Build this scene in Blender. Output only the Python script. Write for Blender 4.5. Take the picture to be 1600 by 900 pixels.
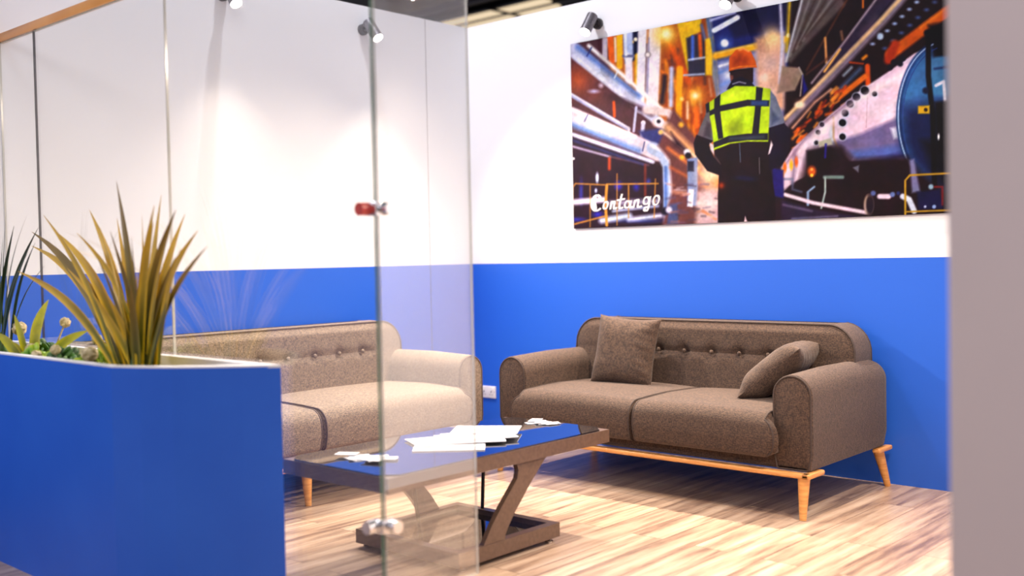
import bpy, bmesh, math, random
import numpy as np
from mathutils import Vector, Matrix, Euler
random.seed(11)
for o in list(bpy.data.objects): bpy.data.objects.remove(o)
scene = bpy.context.scene
COL = scene.collection
PI = math.pi

# ------------------------------------------------------------ camera, world, light
CAM_R = [[0.7430606743199532, -0.004923648863522605, 0.6692059413671141],
         [0.6689309456589576, 0.03505714230877503, -0.7424973984553447],
         [-0.019804651448311533, 0.999373180776336, 0.029343164894057763]]
CAM_C = (5.268746, -5.419567, 1.24)
FPX = 1631.0
cd = bpy.data.cameras.new('camera'); cam = bpy.data.objects.new('camera', cd); COL.objects.link(cam)
m = Matrix(CAM_R).to_4x4(); m.translation = Vector(CAM_C); cam.matrix_world = m
cd.sensor_width = 36.0; cd.lens = 36.0*FPX/1600.0; cd.clip_start = 0.05; cd.clip_end = 200
cd.dof.use_dof = True; cd.dof.focus_distance = 5.3; cd.dof.aperture_fstop = 1.05
scene.camera = cam
scene.view_settings.view_transform = 'Standard'; scene.view_settings.look = 'None'
scene.view_settings.gamma = 1.0; scene.view_settings.exposure = 0.0
scene.view_settings.use_curve_mapping = False
W = bpy.data.worlds.new('hall_air'); scene.world = W; W.use_nodes = True
W.node_tree.nodes['Background'].inputs[0].default_value = (0.86, 0.84, 1.0, 1)
W.node_tree.nodes['Background'].inputs[1].default_value = 0.12

def lamp_light(name, kind, loc, energy, color, target=None, parent=None, **kw):
    l = bpy.data.lights.new(name, kind); l.energy = energy; l.color = color
    for k, v in kw.items(): setattr(l, k, v)
    o = bpy.data.objects.new(name, l); COL.objects.link(o); o.location = loc
    if target is not None:
        o.rotation_euler = (Vector(target)-Vector(loc)).to_track_quat('-Z', 'Y').to_euler()
    if parent: o.parent = parent
    return o
SPOT_E = 330.0
SPOT_COL = (1.0, 0.81, 0.64)
# high hall light and soft overhead fill, then unseen fills added to brighten surfaces
lamp_light('hall_light', 'SPOT', (0.5, -1.65, 5.4), 430, (0.95, 0.95, 1.0), (1.2, -1.0, 0), spot_size=1.9, spot_blend=0.6, shadow_soft_size=0.035)
lamp_light('hall_light_soft', 'AREA', (2.2, -2.2, 5.2), 25, (0.88, 0.9, 1.0), (2.2, -1.9, 0), shape='RECTANGLE', size=3.5, size_y=2.5)
lamp_light('wall_fill', 'AREA', (3.6, -4.6, 4.8), 28, (0.9, 0.93, 1.0), (0.6, 0.0, 2.2), shape='RECTANGLE', size=2.5, size_y=1.2)  # unseen area fill added to lift the upper walls
lamp_light('aisle_fill', 'AREA', (6.3, -6.3, 3.6), 75, (1.0, 0.92, 0.92), (5.6, -3.3, 1.0), shape='RECTANGLE', size=1.6, size_y=1.0)  # added fill without a fixture, brightens the front panel
lamp_light('aisle_fill', 'AREA', (0.6, -6.6, 3.4), 75, (0.95, 0.92, 1.0), (1.2, -3.6, 0.7), shape='RECTANGLE', size=1.6, size_y=1.0)  # second added fill, aimed at the planter face

# ------------------------------------------------------------ materials
def S(r, g, b):
    f = lambda c: (c/255/12.92) if c/255 <= 0.04045 else ((c/255+0.055)/1.055)**2.4
    return (f(r), f(g), f(b))
def mat(name, col=(.5, .5, .5), rough=.5, metal=0.0, **kw):
    M = bpy.data.materials.new(name); M.use_nodes = True
    b = M.node_tree.nodes['Principled BSDF']
    b.inputs['Base Color'].default_value = (*col, 1); b.inputs['Roughness'].default_value = rough
    b.inputs['Metallic'].default_value = metal
    for k, v in kw.items():
        b.inputs[k].default_value = v
    return M
def N(M, t, **kw):
    n = M.node_tree.nodes.new(t)
    for k, v in kw.items(): setattr(n, k, v)
    return n
def L(M, a, b): M.node_tree.links.new(a, b)
def bsdf(M): return M.node_tree.nodes['Principled BSDF']
def noise_color(M, c1, c2, scale=(1, 1, 1), detail=4, nscale=5, bump=0, lo=.3, hi=.7, dist=.002):
    tc = N(M, 'ShaderNodeTexCoord'); mp = N(M, 'ShaderNodeMapping'); mp.inputs['Scale'].default_value = scale
    nz = N(M, 'ShaderNodeTexNoise'); nz.inputs['Scale'].default_value = nscale; nz.inputs['Detail'].default_value = detail
    cr = N(M, 'ShaderNodeValToRGB'); cr.color_ramp.elements[0].position = lo; cr.color_ramp.elements[1].position = hi
    cr.color_ramp.elements[0].color = (*c1, 1); cr.color_ramp.elements[1].color = (*c2, 1)
    L(M, tc.outputs['Object'], mp.inputs[0]); L(M, mp.outputs[0], nz.inputs[0]); L(M, nz.outputs[0], cr.inputs[0])
    L(M, cr.outputs[0], bsdf(M).inputs['Base Color'])
    if bump:
        bp = N(M, 'ShaderNodeBump'); bp.inputs['Strength'].default_value = bump; bp.inputs['Distance'].default_value = dist
        L(M, nz.outputs[0], bp.inputs['Height']); L(M, bp.outputs[0], bsdf(M).inputs['Normal'])
    return M
def fabric(name, c1, c2):
    M = mat(name, c1, .92); b = bsdf(M)
    b.inputs['Sheen Weight'].default_value = .08; b.inputs['Sheen Roughness'].default_value = .5
    tc = N(M, 'ShaderNodeTexCoord'); outs = []
    for sc in ((170, 170, 700), (700, 700, 170)):
        mp = N(M, 'ShaderNodeMapping'); mp.inputs['Scale'].default_value = sc
        nz = N(M, 'ShaderNodeTexNoise'); nz.inputs['Scale'].default_value = .45; nz.inputs['Detail'].default_value = 2
        L(M, tc.outputs['Object'], mp.inputs[0]); L(M, mp.outputs[0], nz.inputs[0]); outs.append(nz)
    ad = N(M, 'ShaderNodeMath', operation='ADD'); L(M, outs[0].outputs[0], ad.inputs[0]); L(M, outs[1].outputs[0], ad.inputs[1])
    cr = N(M, 'ShaderNodeValToRGB'); cr.color_ramp.elements[0].position = .42; cr.color_ramp.elements[1].position = .60
    cr.color_ramp.elements[0].color = (*c1, 1); cr.color_ramp.elements[1].color = (*c2, 1)
    hf = N(M, 'ShaderNodeMath', operation='MULTIPLY'); hf.inputs[1].default_value = .5; L(M, ad.outputs[0], hf.inputs[0])
    L(M, hf.outputs[0], cr.inputs[0]); L(M, cr.outputs[0], b.inputs['Base Color'])
    bp = N(M, 'ShaderNodeBump'); bp.inputs['Strength'].default_value = .5; bp.inputs['Distance'].default_value = .002
    L(M, ad.outputs[0], bp.inputs['Height']); L(M, bp.outputs[0], b.inputs['Normal'])
    return M
BLUE = S(38, 98, 212)
WHITE = (0.83, 0.84, 0.88)
def wall_mat():
    M = mat('painted_booth_panels', WHITE, .42)
    g = N(M, 'ShaderNodeNewGeometry'); sp = N(M, 'ShaderNodeSeparateXYZ'); L(M, g.outputs['Position'], sp.inputs[0])
    lt = N(M, 'ShaderNodeMath', operation='LESS_THAN'); lt.inputs[1].default_value = 1.198; L(M, sp.outputs[2], lt.inputs[0])
    nz = N(M, 'ShaderNodeTexNoise'); nz.inputs['Scale'].default_value = 260; nz.inputs['Detail'].default_value = 2
    L(M, g.outputs['Position'], nz.inputs[0])
    mx = N(M, 'ShaderNodeMix', data_type='RGBA'); L(M, lt.outputs[0], mx.inputs[0])
    mx.inputs[6].default_value = (*WHITE, 1); mx.inputs[7].default_value = (*BLUE, 1)
    L(M, mx.outputs[2], bsdf(M).inputs['Base Color'])
    bp = N(M, 'ShaderNodeBump'); bp.inputs['Strength'].default_value = .04; bp.inputs['Distance'].default_value = .001
    L(M, nz.outputs[0], bp.inputs['Height']); L(M, bp.outputs[0], bsdf(M).inputs['Normal'])
    return M
M_WALL = wall_mat()
M_WHITE = noise_color(mat('white_panel', WHITE, .5), (0.81, .81, .84), (0.85, .85, .88), nscale=2)
M_PANEL = noise_color(mat('greyish_panel', WHITE, .55), S(206, 194, 196), S(212, 200, 201), nscale=1.5)
M_BLUE = noise_color(mat('satin_blue_paint', BLUE, .45), BLUE, S(42, 104, 218), nscale=3)
def floor_mat():
    M = mat('wood_planks', (.5, .4, .3), .33); b = bsdf(M)
    tc = N(M, 'ShaderNodeTexCoord'); sp = N(M, 'ShaderNodeSeparateXYZ'); L(M, tc.outputs['Object'], sp.inputs[0])
    cb = N(M, 'ShaderNodeCombineXYZ'); L(M, sp.outputs[1], cb.inputs[0]); L(M, sp.outputs[0], cb.inputs[1])
    br = N(M, 'ShaderNodeTexBrick'); br.offset = .37; br.inputs['Scale'].default_value = 1
    br.inputs['Brick Width'].default_value = 1.2; br.inputs['Row Height'].default_value = .16
    br.inputs['Mortar Size'].default_value = .0016; br.inputs['Color1'].default_value = (0, 0, 0, 1); br.inputs['Color2'].default_value = (1, 1, 1, 1)
    br.inputs['Mortar'].default_value = (.5, .5, .5, 1)
    L(M, cb.outputs[0], br.inputs[0])
    mp = N(M, 'ShaderNodeMapping'); mp.inputs['Scale'].default_value = (22, 1.6, 1); L(M, tc.outputs['Object'], mp.inputs[0])
    ofs = N(M, 'ShaderNodeVectorMath', operation='ADD'); L(M, mp.outputs[0], ofs.inputs[0])
    sc = N(M, 'ShaderNodeVectorMath', operation='SCALE'); L(M, br.outputs['Color'], sc.inputs[0]); sc.inputs[3].default_value = 7
    L(M, sc.outputs[0], ofs.inputs[1])
    nz = N(M, 'ShaderNodeTexNoise'); nz.inputs['Scale'].default_value = 1; nz.inputs['Detail'].default_value = 8; nz.inputs['Roughness'].default_value = .62
    L(M, ofs.outputs[0], nz.inputs[0])
    cr = N(M, 'ShaderNodeValToRGB'); e = cr.color_ramp.elements
    e[0].position = .33; e[0].color = (*S(126, 102, 90), 1); e[1].position = .66; e[1].color = (*S(216, 194, 172), 1)
    n2 = e.new(.48); n2.color = (*S(184, 157, 135), 1)
    L(M, nz.outputs[0], cr.inputs[0])
    mx = N(M, 'ShaderNodeMix', data_type='RGBA', blend_type='MULTIPLY'); mx.inputs[0].default_value = 1
    tn = N(M, 'ShaderNodeValToRGB'); tn.color_ramp.elements[0].color = (.72, .69, .68, 1); tn.color_ramp.elements[1].color = (1, .98, .94, 1)
    L(M, br.outputs['Color'], tn.inputs[0]); L(M, cr.outputs[0], mx.inputs[6]); L(M, tn.outputs[0], mx.inputs[7])
    m2 = N(M, 'ShaderNodeMix', data_type='RGBA'); L(M, br.outputs['Fac'], m2.inputs[0]); L(M, mx.outputs[2], m2.inputs[6])
    m2.inputs[7].default_value = (*S(96, 74, 62), 1); L(M, m2.outputs[2], b.inputs['Base Color'])
    bp = N(M, 'ShaderNodeBump'); bp.inputs['Strength'].default_value = .12; bp.inputs['Distance'].default_value = .002
    L(M, nz.outputs[0], bp.inputs['Height']); L(M, bp.outputs[0], b.inputs['Normal'])
    return M
M_FLOOR = floor_mat()
M_BROWN = fabric('brown_melange_fabric', S(50, 38, 32), S(92, 70, 56))
M_BEIGE = fabric('beige_melange_fabric', S(100, 87, 77), S(150, 131, 114))
M_PIPE = noise_color(mat('dark_piping', S(58, 44, 40), .8), S(52, 40, 36), S(72, 58, 52), nscale=200)
M_PIPE2 = noise_color(mat('taupe_piping', S(90, 74, 68), .8), S(84, 70, 64), S(108, 92, 84), nscale=200)
M_WOOD = noise_color(mat('honey_beech', S(214, 150, 84), .38), S(196, 128, 62), S(226, 164, 96), scale=(3, 3, 40), nscale=3, bump=.05)
M_TABLE = noise_color(mat('bronze_brown_laminate', S(98, 75, 62), .3), S(86, 66, 54), S(102, 80, 66), nscale=60)
M_BLACKGLASS = noise_color(mat('black_glass', (.004, .005, .008), .03), (.004, .005, .008), (.006, .006, .01), nscale=3)
bsdf(M_BLACKGLASS).inputs['IOR'].default_value = 1.75; bsdf(M_BLACKGLASS).inputs['Coat Weight'].default_value = 1.0; bsdf(M_BLACKGLASS).inputs['Coat IOR'].default_value = 1.6; bsdf(M_BLACKGLASS).inputs['Coat Roughness'].default_value = .02
M_DARKMETAL = noise_color(mat('black_metal', S(30, 28, 30), .35, .6), S(26, 24, 26), S(38, 34, 36), nscale=40)
M_CHROME = noise_color(mat('chrome', (.8, .8, .82), .12, 1), (.75, .75, .78), (.85, .85, .88), nscale=20)
M_REDCAP = noise_color(mat('red_film', S(190, 60, 55), .3), S(180, 50, 48), S(205, 76, 66), nscale=40)
M_LAMP = noise_color(mat('gunmetal_lamp', S(110, 104, 112), .38, .55), S(96, 92, 100), S(124, 118, 124), nscale=80)
M_LAMPKNUCKLE = noise_color(mat('lamp_knuckle', S(60, 56, 60), .4, .4), S(52, 50, 54), S(72, 68, 72), nscale=80)
M_BRASS = noise_color(mat('brass_rail', S(226, 150, 60), .22, .9), S(214, 138, 48), S(240, 168, 80), nscale=4)
M_PLASTIC = noise_color(mat('white_plastic', (.8, .8, .8), .3), (.78, .78, .79), (.84, .84, .85), nscale=30)
M_DARK = noise_color(mat('dark_slot', (.01, .01, .01), .6), (.01, .01, .01), (.02, .02, .02), nscale=30)
M_PAPER = noise_color(mat('white_card', (.7, .7, .75), .5), (.66, .66, .72), (.74, .74, .79), nscale=30)
M_PAPER2 = noise_color(mat('printed_card', (.6, .5, .45), .45), S(190, 160, 140), S(240, 232, 230), nscale=9, lo=.4, hi=.55)
M_SOIL = noise_color(mat('soil', (.05, .035, .02), .95), S(40, 28, 20), S(84, 62, 44), nscale=40, bump=.6, dist=.01)
M_CEIL = noise_color(mat('hall_ceiling', S(52, 48, 50), .8), S(44, 40, 44), S(60, 56, 58), nscale=.6)
def emis(name, col, st):
    M = mat(name, col, .5); b = bsdf(M)
    nz = N(M, 'ShaderNodeTexNoise'); nz.inputs['Scale'].default_value = 1.3
    mx = N(M, 'ShaderNodeMix', data_type='RGBA'); L(M, nz.outputs[0], mx.inputs[0])
    mx.inputs[6].default_value = (*[c*.8 for c in col], 1); mx.inputs[7].default_value = (*col, 1)
    L(M, mx.outputs[2], b.inputs['Emission Color']); b.inputs['Emission Strength'].default_value = st
    return M
M_BULB = emis('lit_lens', (1, .93, .84), 14)
M_TROUGH = emis('lit_ceiling_panel', S(240, 216, 178), 1.05)
def glass_mat(name, f0):
    M = bpy.data.materials.new(name); M.use_nodes = True; nt = M.node_tree; nt.nodes.clear()
    out = N(M, 'ShaderNodeOutputMaterial'); tr = N(M, 'ShaderNodeBsdfTransparent'); gl = N(M, 'ShaderNodeBsdfGlossy')
    tr.inputs[0].default_value = (.965, .975, .972, 1); gl.inputs['Roughness'].default_value = .004; gl.inputs[0].default_value = (1, 1, 1, 1)
    lw = N(M, 'ShaderNodeLayerWeight'); lw.inputs[0].default_value = .5
    pw = N(M, 'ShaderNodeMath', operation='POWER'); pw.inputs[1].default_value = 5; L(M, lw.outputs['Facing'], pw.inputs[0])
    ml = N(M, 'ShaderNodeMath', operation='MULTIPLY_ADD'); ml.inputs[1].default_value = 1-f0; ml.inputs[2].default_value = f0
    L(M, pw.outputs[0], ml.inputs[0]); mx = N(M, 'ShaderNodeMixShader')
    L(M, ml.outputs[0], mx.inputs[0]); L(M, tr.outputs[0], mx.inputs[1]); L(M, gl.outputs[0], mx.inputs[2]); L(M, mx.outputs[0], out.inputs[0])
    return M
M_GLASS = glass_mat('clear_glass', .045); M_GLASS2 = glass_mat('reflective_glass', .15)
M_GEDGE = noise_color(mat('green_glass_edge', S(96, 128, 112), .15), S(78, 108, 96), S(128, 156, 140), nscale=3)
M_GEDGE_L = noise_color(mat('pale_glass_edge', S(190, 190, 182), .15), S(176, 178, 168), S(206, 204, 198), nscale=3)

# ------------------------------------------------------------ mesh helpers
def link(name, bm, mt, parent=None, smooth=True, loc=(0, 0, 0), rot=(0, 0, 0)):
    me = bpy.data.meshes.new(name); bmesh.ops.recalc_face_normals(bm, faces=bm.faces)
    bm.to_mesh(me); bm.free()
    for mm in (mt if isinstance(mt, (list, tuple)) else [mt]): me.materials.append(mm)
    if smooth:
        for p in me.polygons: p.use_smooth = True
        try: me.set_sharp_from_angle(angle=math.radians(38))
        except Exception: pass
    o = bpy.data.objects.new(name, me); COL.objects.link(o); o.location = loc; o.rotation_euler = rot
    if parent: o.parent = parent
    return o
def tag(o, label=None, cat=None, group=None, kind=None):
    if label: o['label'] = label
    if cat: o['category'] = cat
    if group: o['group'] = group
    if kind: o['kind'] = kind
    return o
def thing(name, label, cat, loc=(0, 0, 0), rz=0, group=None):
    o = bpy.data.objects.new(name, None); COL.objects.link(o); o.location = loc; o.rotation_euler = (0, 0, rz)
    o.empty_display_size = .1
    return tag(o, label, cat, group)
def copy_tree(o, parent=None):
    c = o.copy(); COL.objects.link(c)
    if parent: c.parent = parent
    for ch in list(o.children): copy_tree(ch, c)
    return c
def bx(bm, x0, x1, y0, y1, z0, z1, bev=0, seg=2, mi=0):
    r = bmesh.ops.create_cube(bm, size=1)
    for v in r['verts']:
        v.co = Vector((x0+(v.co.x+.5)*(x1-x0), y0+(v.co.y+.5)*(y1-y0), z0+(v.co.z+.5)*(z1-z0)))
    fs = {f for v in r['verts'] for f in v.link_faces}
    for f in fs: f.material_index = mi
    if bev:
        es = list({e for v in r['verts'] for e in v.link_edges})
        bmesh.ops.bevel(bm, geom=es, offset=bev, segments=seg, affect='EDGES', profile=.5)
    return bm
def box(x0, x1, y0, y1, z0, z1, bev=0, seg=2): return bx(bmesh.new(), x0, x1, y0, y1, z0, z1, bev, seg)
def rings(bm, rs, cap=True, closed=True):
    vs = [[bm.verts.new(p) for p in r] for r in rs]
    n = len(rs[0])
    for a, b in zip(vs, vs[1:]):
        for i in range(n if closed else n-1):
            j = (i+1) % n
            bm.faces.new((a[i], a[j], b[j], b[i]))
    if cap:
        bm.faces.new(list(reversed(vs[0]))); bm.faces.new(vs[-1])
    return bm
def tube(bm, pts, r, n=8, closed=False, r1=None):
    pts = [Vector(p) for p in pts]; R_ = []; m_ = len(pts); up = None
    for i, p in enumerate(pts):
        if closed: t = (pts[(i+1) % m_]-pts[i-1]).normalized()
        else: t = (pts[min(i+1, m_-1)]-pts[max(i-1, 0)]).normalized()
        if up is None:
            up = Vector((0, 0, 1)) if abs(t.z) < .9 else Vector((1, 0, 0))
        a = t.cross(up).normalized(); up = a.cross(t).normalized()
        rr = r if r1 is None else r+(r1-r)*i/(m_-1)
        R_.append([p+a*math.cos(2*PI*k/n)*rr+up*math.sin(2*PI*k/n)*rr for k in range(n)])
    if closed:
        vs = [[bm.verts.new(q) for q in r_] for r_ in R_]
        for i in range(m_):
            a, b = vs[i], vs[(i+1) % m_]
            for k in range(n): bm.faces.new((a[k], a[(k+1) % n], b[(k+1) % n], b[k]))
    else: rings(bm, R_)
    return bm
def cyl(bm, p0, p1, r0, r1=None, n=24): return tube(bm, [p0, p1], r0, n, r1=r1 if r1 is not None else r0)
def lathe(bm, prof, n=28, c=(0, 0, 0)):
    c = Vector(c)
    return rings(bm, [[c+Vector((r*math.cos(2*PI*k/n), r*math.sin(2*PI*k/n), z)) for k in range(n)] for r, z in prof])
def arc(cx, cy, r, a0, a1, n=8, ry=None):
    ry = r if ry is None else ry
    return [(cx+r*math.cos(math.radians(a0+(a1-a0)*i/n)), cy+ry*math.sin(math.radians(a0+(a1-a0)*i/n))) for i in range(n+1)]
def inset(prof, d):
    out = []; n = len(prof)
    for i in range(n):
        a = Vector(prof[i-1]); b = Vector(prof[i]); c = Vector(prof[(i+1) % n])
        t = (c-a).normalized(); out.append((b.x-t.y*d, b.y+t.x*d))
    return out
def prism_y(prof, y0, y1, rd=.02, seg=4):           # prof = ccw (x,z) loop, rounded at both ends
    bm = bmesh.new(); rs = []
    for k in range(seg+1):
        a = PI/2*k/seg; ins = inset(prof, rd*(1-math.sin(a))); y = y0+rd*(1-math.cos(a)); rs.append([(x, y, z) for x, z in ins])
    for k in range(seg, -1, -1):
        a = PI/2*k/seg; ins = inset(prof, rd*(1-math.sin(a))); y = y1-rd*(1-math.cos(a)); rs.append([(x, y, z) for x, z in ins])
    return rings(bm, rs)

# ------------------------------------------------------------ the setting
FY = -3.27       # plane of the glass front
def struct(name, bm, mt, smooth=False): return tag(link(name, bm, mt, smooth=smooth), kind='structure')
struct('floor', box(-4, 9, -9, 3, -.1, 0), M_FLOOR)
struct('wall_left', box(-.08, 0, -6.2, .08, 0, 2.893), M_WALL)
struct('wall_back', box(0, 4.6, 0, .08, 0, 2.893), M_WALL)
struct('wall_right', box(4.53, 4.61, FY+.08, 0, 0, 2.893), M_WHITE)
struct('wall_front', box(4.515, 8.0, FY, FY+.08, 0, 2.893), M_PANEL)
struct('trim_1', box(0, .0012, -.4175, -.4145, 0, 2.893), M_LAMPKNUCKLE)
struct('ceiling', box(-22, 2, 3.0, 22, 5.6, 5.7), M_CEIL)
# hall ceiling: lit channels and steel beams running along the booth
def beam(x0, x1, y0, y1, z0, z1, mt, label, name, cat, group):
    tag(link(name, box(x0, x1, y0, y1, z0, z1), mt, smooth=False), label, cat, group)
beam(-9.5, -5.2, 6.92, 7.25, 5.2, 5.24, M_TROUGH, 'wider cream light panel under the dark hall ceiling', 'ceiling_light', 'ceiling light', None)
beam(-9.5, -5.3, 7.37, 7.6, 5.2, 5.24, M_TROUGH, 'narrower cream light panel behind the wider one', 'ceiling_light', 'ceiling light', None)
beam(-12, -2, 6.78, 6.9, 5.19, 5.3, M_DARKMETAL, 'dark steel beam in front of the cream light panels', 'steel_beam', 'beam', None)
beam(-12, -2, 7.265, 7.355, 5.195, 5.28, M_DARKMETAL, 'dark steel beam between the two cream light panels', 'steel_beam', 'beam', None)
beam(-12, -2, 6.1, 6.16, 5.12, 5.22, M_LAMP, 'grey steel beam seen through the glass above the left wall', 'steel_beam', 'beam', None)
tag(link('cross_bar', box(-6.06, -6.03, 6.7, 8.0, 5.15, 5.185), M_DARKMETAL, smooth=False), 'thin dark cross bar under the cream light panels', 'bar')

# ------------------------------------------------------------ glass front
def glass(name, x0, x1, y0, y1, z0, z1, label, gm=None):
    bm = bmesh.new(); bx(bm, x0, x1, y0, y1, z0, z1)
    big = 0 if (x1-x0) < (y1-y0) else 1
    for f in bm.faces:
        n = f.normal; cx_ = f.calc_center_median().x
        f.material_index = 0 if abs(n[big]) > .5 else (3 if .37 < cx_ < .39 else 2 if (1.53 < cx_ < 1.55 or gm or cx_ < .01) else 1)
    return tag(link(name, bm, [gm or M_GLASS, M_GEDGE, M_GEDGE_L, M_LAMPKNUCKLE], smooth=False), label, 'glass panel')
glass('glass_partition', .002, .379, FY-.005, FY+.005, 0, 2.33, 'narrow clear glass panel at far left, behind the leaves of the darker plant')
glass('glass_partition', .383, 1.5395, FY-.005, FY+.005, 0, 2.33, 'clear glass panel behind the yellow spiky plant')
glass('glass_partition', 1.5435, 2.76, FY-.005, FY+.005, 0, 2.33, 'clear glass panel between the spiky plant and the chrome corner clamps')
glass('glass_partition', 2.762, 2.772, FY+.006, FY+.42, .15, 2.33, 'hazy clear glass wing turned into the room beside the coffee table', M_GLASS2)
tag(link('top_rail', box(.002, 2.76, FY-.016, FY+.016, 2.331, 2.372, .003), M_BRASS), 'brass coloured rail capping the glass front at top left', 'rail')
def corner_clamp(z, label, capm):
    t = thing('glass_clamp', label, 'clamp', (2.765, FY, z), 0, None)
    b = bmesh.new(); bx(b, -.03, .012, -.016, -.006, -.022, .022, .003); bx(b, .008, .018, -.016, .03, -.022, .022, .003); link('bracket', b, M_CHROME, t)
    b = bmesh.new(); cyl(b, (-.022, -.016, 0), (-.022, -.052, 0), .021); link('knob', b, capm, t)
    b = bmesh.new(); cyl(b, (.018, .018, 0), (.05, .018, 0), .021); link('knob', b, M_CHROME, t)
corner_clamp(1.4, 'upper glass clamp with a reddish cap, high on the green glass edge', M_REDCAP)
corner_clamp(.40, 'lower chrome glass clamp with two round knobs, near the table base', M_CHROME)

# ------------------------------------------------------------ sofas
def dimple(x, z, btn, r=.05):
    d = 0
    for bx_, bz in btn:
        q = ((x-bx_)**2+((z-bz)*1.1)**2)/r**2
        d += math.exp(-q)
    return min(d, 1.2)
def make_sofa(name, label, loc, rz, Wd, div, fab, pipe, btn_x, mid_leg, seed):
    t = thing(name, label, 'sofa', loc, rz)
    H = Wd/2; ai = H-.2
    # lower frame under the seat
    link('seat_frame', box(-H+.03, H-.03, -.935, -.08, .215, .33, .025, 3), fab, t)
    # arms
    for s in (-1, 1):
        cx = s*(H-.1)
        prof = [(cx-.085, .222), (cx-.07, .215), (cx+.07, .215), (cx+.085, .222), (cx+.1, .3)]
        prof += [(cx+.1, .45)] + arc(cx, .565, .1, 0, 180, 14) + [(cx-.1, .45), (cx-.1, .3)]
        bm = bmesh.new(); rs = []
        ys = [(-.945, .018), (-.942, .006), (-.935, 0), (-.6, 0), (-.25, 0), (-.12, .0), (-.08, .006), (-.05, .022), (-.035, .05)]
        for y, d in ys:
            pr = inset(prof, d)
            top = .012*math.sin(max(0, min(1, (y+.95)/.9))*PI)
            rs.append([(x, y, z+(top if z > .5 else 0)) for x, z in pr])
        rings(bm, rs); a = link('armrest', bm, fab, t)
        bm = bmesh.new(); tube(bm, [(x, -.943, z) for x, z in inset(prof, .006)], .0045, 6, closed=True); link('piping', bm, pipe, a)
        bm = bmesh.new(); tube(bm, [(x, -.045, z) for x, z in inset(prof, .024)], .004, 6, closed=True); link('piping', bm, pipe, a)
    # backrest
    hw = H-.075; zt = .855; zb = .40; r = .15
    def half(z): return hw if z < zt-r else hw-r+math.sqrt(max(0, r*r-(z-(zt-r))**2))
    NX, NZ = 150, 40; bm = bmesh.new(); btn = [(b, .686) for b in btn_x]; front = []; back = []
    for j in range(NZ+1):
        w = j/NZ; z = zb+(zt-zb)*(math.sin(w*PI/2) if w > 0 else 0)
        h = half(z); rf = []; rb = []
        for i in range(NX+1):
            u = -1+2*i/NX; x = u*h
            yc = -.335+.05*(z-zb)/(zt-zb)                   # leaning back
            lean = .028*(1-abs(u)**10)*min(1, (zt-z)/.05+.15)
            inb = min(btn_x)-.09 < x < max(btn_x)+.09
            cre = .012*math.exp(-((z-.686)/.014)**2)*(1 if inb else .25)
            y = yc-lean+cre+.022*dimple(x, z, btn, .035)
            rf.append(bm.verts.new((x, y, z))); 
            rb.append(bm.verts.new((x*(.985), -.07, z-(.006 if j == NZ else 0))))
        front.append(rf); back.append(rb)
    for g_, fl in ((front, 0), (back, 1)):
        for j in range(NZ):
            for i in range(NX):
                q = (g_[j][i], g_[j][i+1], g_[j+1][i+1], g_[j+1][i]); bm.faces.new(q if not fl else q[::-1])
    def loop(g_): return [g_[j][0] for j in range(NZ+1)]+[g_[NZ][i] for i in range(1, NX)]+[g_[j][NX] for j in range(NZ, -1, -1)]
    lf, lb = loop(front), loop(back)
    mid = [bm.verts.new((a.co*.5+b.co*.5)+Vector(((a.co.x)*.004, 0, .006 if a.co.z > zt-.1 else 0))) for a, b in zip(lf, lb)]
    for a_, b_ in ((lf, mid), (mid, lb)):
        for i in range(len(a_)-1): bm.faces.new((a_[i], b_[i], b_[i+1], a_[i+1]))
    edge = [v.co.copy() for v in lf if v.co.z > .44]
    redge = [v.co.copy() for v in lb if v.co.z > .44]
    bk = link('backrest', bm, fab, t)
    bm = bmesh.new(); tube(bm, [p+Vector((0, -.001, .001)) for p in edge[::3]], .0055, 6); link('piping', bm, pipe, bk)
    bm = bmesh.new(); tube(bm, redge[::3], .0045, 6); link('piping', bm, pipe, bk)
    for b in btn_x:
        bm = bmesh.new(); bmesh.ops.create_uvsphere(bm, u_segments=14, v_segments=8, radius=.0125, matrix=Matrix.Translation((b, -.33, .686)) @ Matrix.Diagonal((1, .6, 1, 1)))
        link('button', bm, fab, bk)
    # seat cushions with a front that swells past the arms
    for side, (x0, x1) in enumerate(((-ai, div-.003), (div+.003, ai))):
        bm = bmesh.new(); z0, z1 = .272, .484; y0, y1 = -1.02, -.285; rs = []
        # side section, front first: fuller top edge, gently bulging front
        sec = arc(y0+.04, z0+.035, .035, 270, 180, 6) + [(y0-.004, z0+.07), (y0-.006, z0+.10)] + arc(y0+.085, z1-.082, .088, 176, 92, 12, .084)
        sec += [(y0+.2, z1+.008), (y0+.35, z1+.012), (y1-.12, z1+.004)] + arc(y1-.05, z1-.05, .05, 90, 0, 5) + [(y1, z0+.05), (y1-.03, z0), (-.6, z0)]
        sec = sec[::-1]
        NS = 36; us = [-1+2*i/NS for i in range(NS+1)]; us = [math.sin(PI/2*u)*.55+u*.45 for u in us]
        for u in us:
            dx = (1-abs(u))*(x1-x0)/2
            d = .022*(1-math.sqrt(max(0, 1-max(0, 1-dx/.022)**2)))
            r_ = []
            for y, z in inset(sec, d+.0001):
                if z > .40: z += .010*(1-u*u)
                x = x0+(u+1)/2*(x1-x0)
                out = (side == 0 and u < 0) or (side == 1 and u > 0)
                if out and y < -.953:
                    e_ = .062*max(0, 1-((z-.365)/.085)**2)**.6*min(1, (-.953-y)/.02)*min(1, max(0, (abs(u)-.72)/.28))
                    x += e_ if side == 1 else -e_
                r_.append((x, y, z))
            rs.append(r_)
        rings(bm, rs)
        cu = link('seat_cushion', bm, fab, t)
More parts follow.
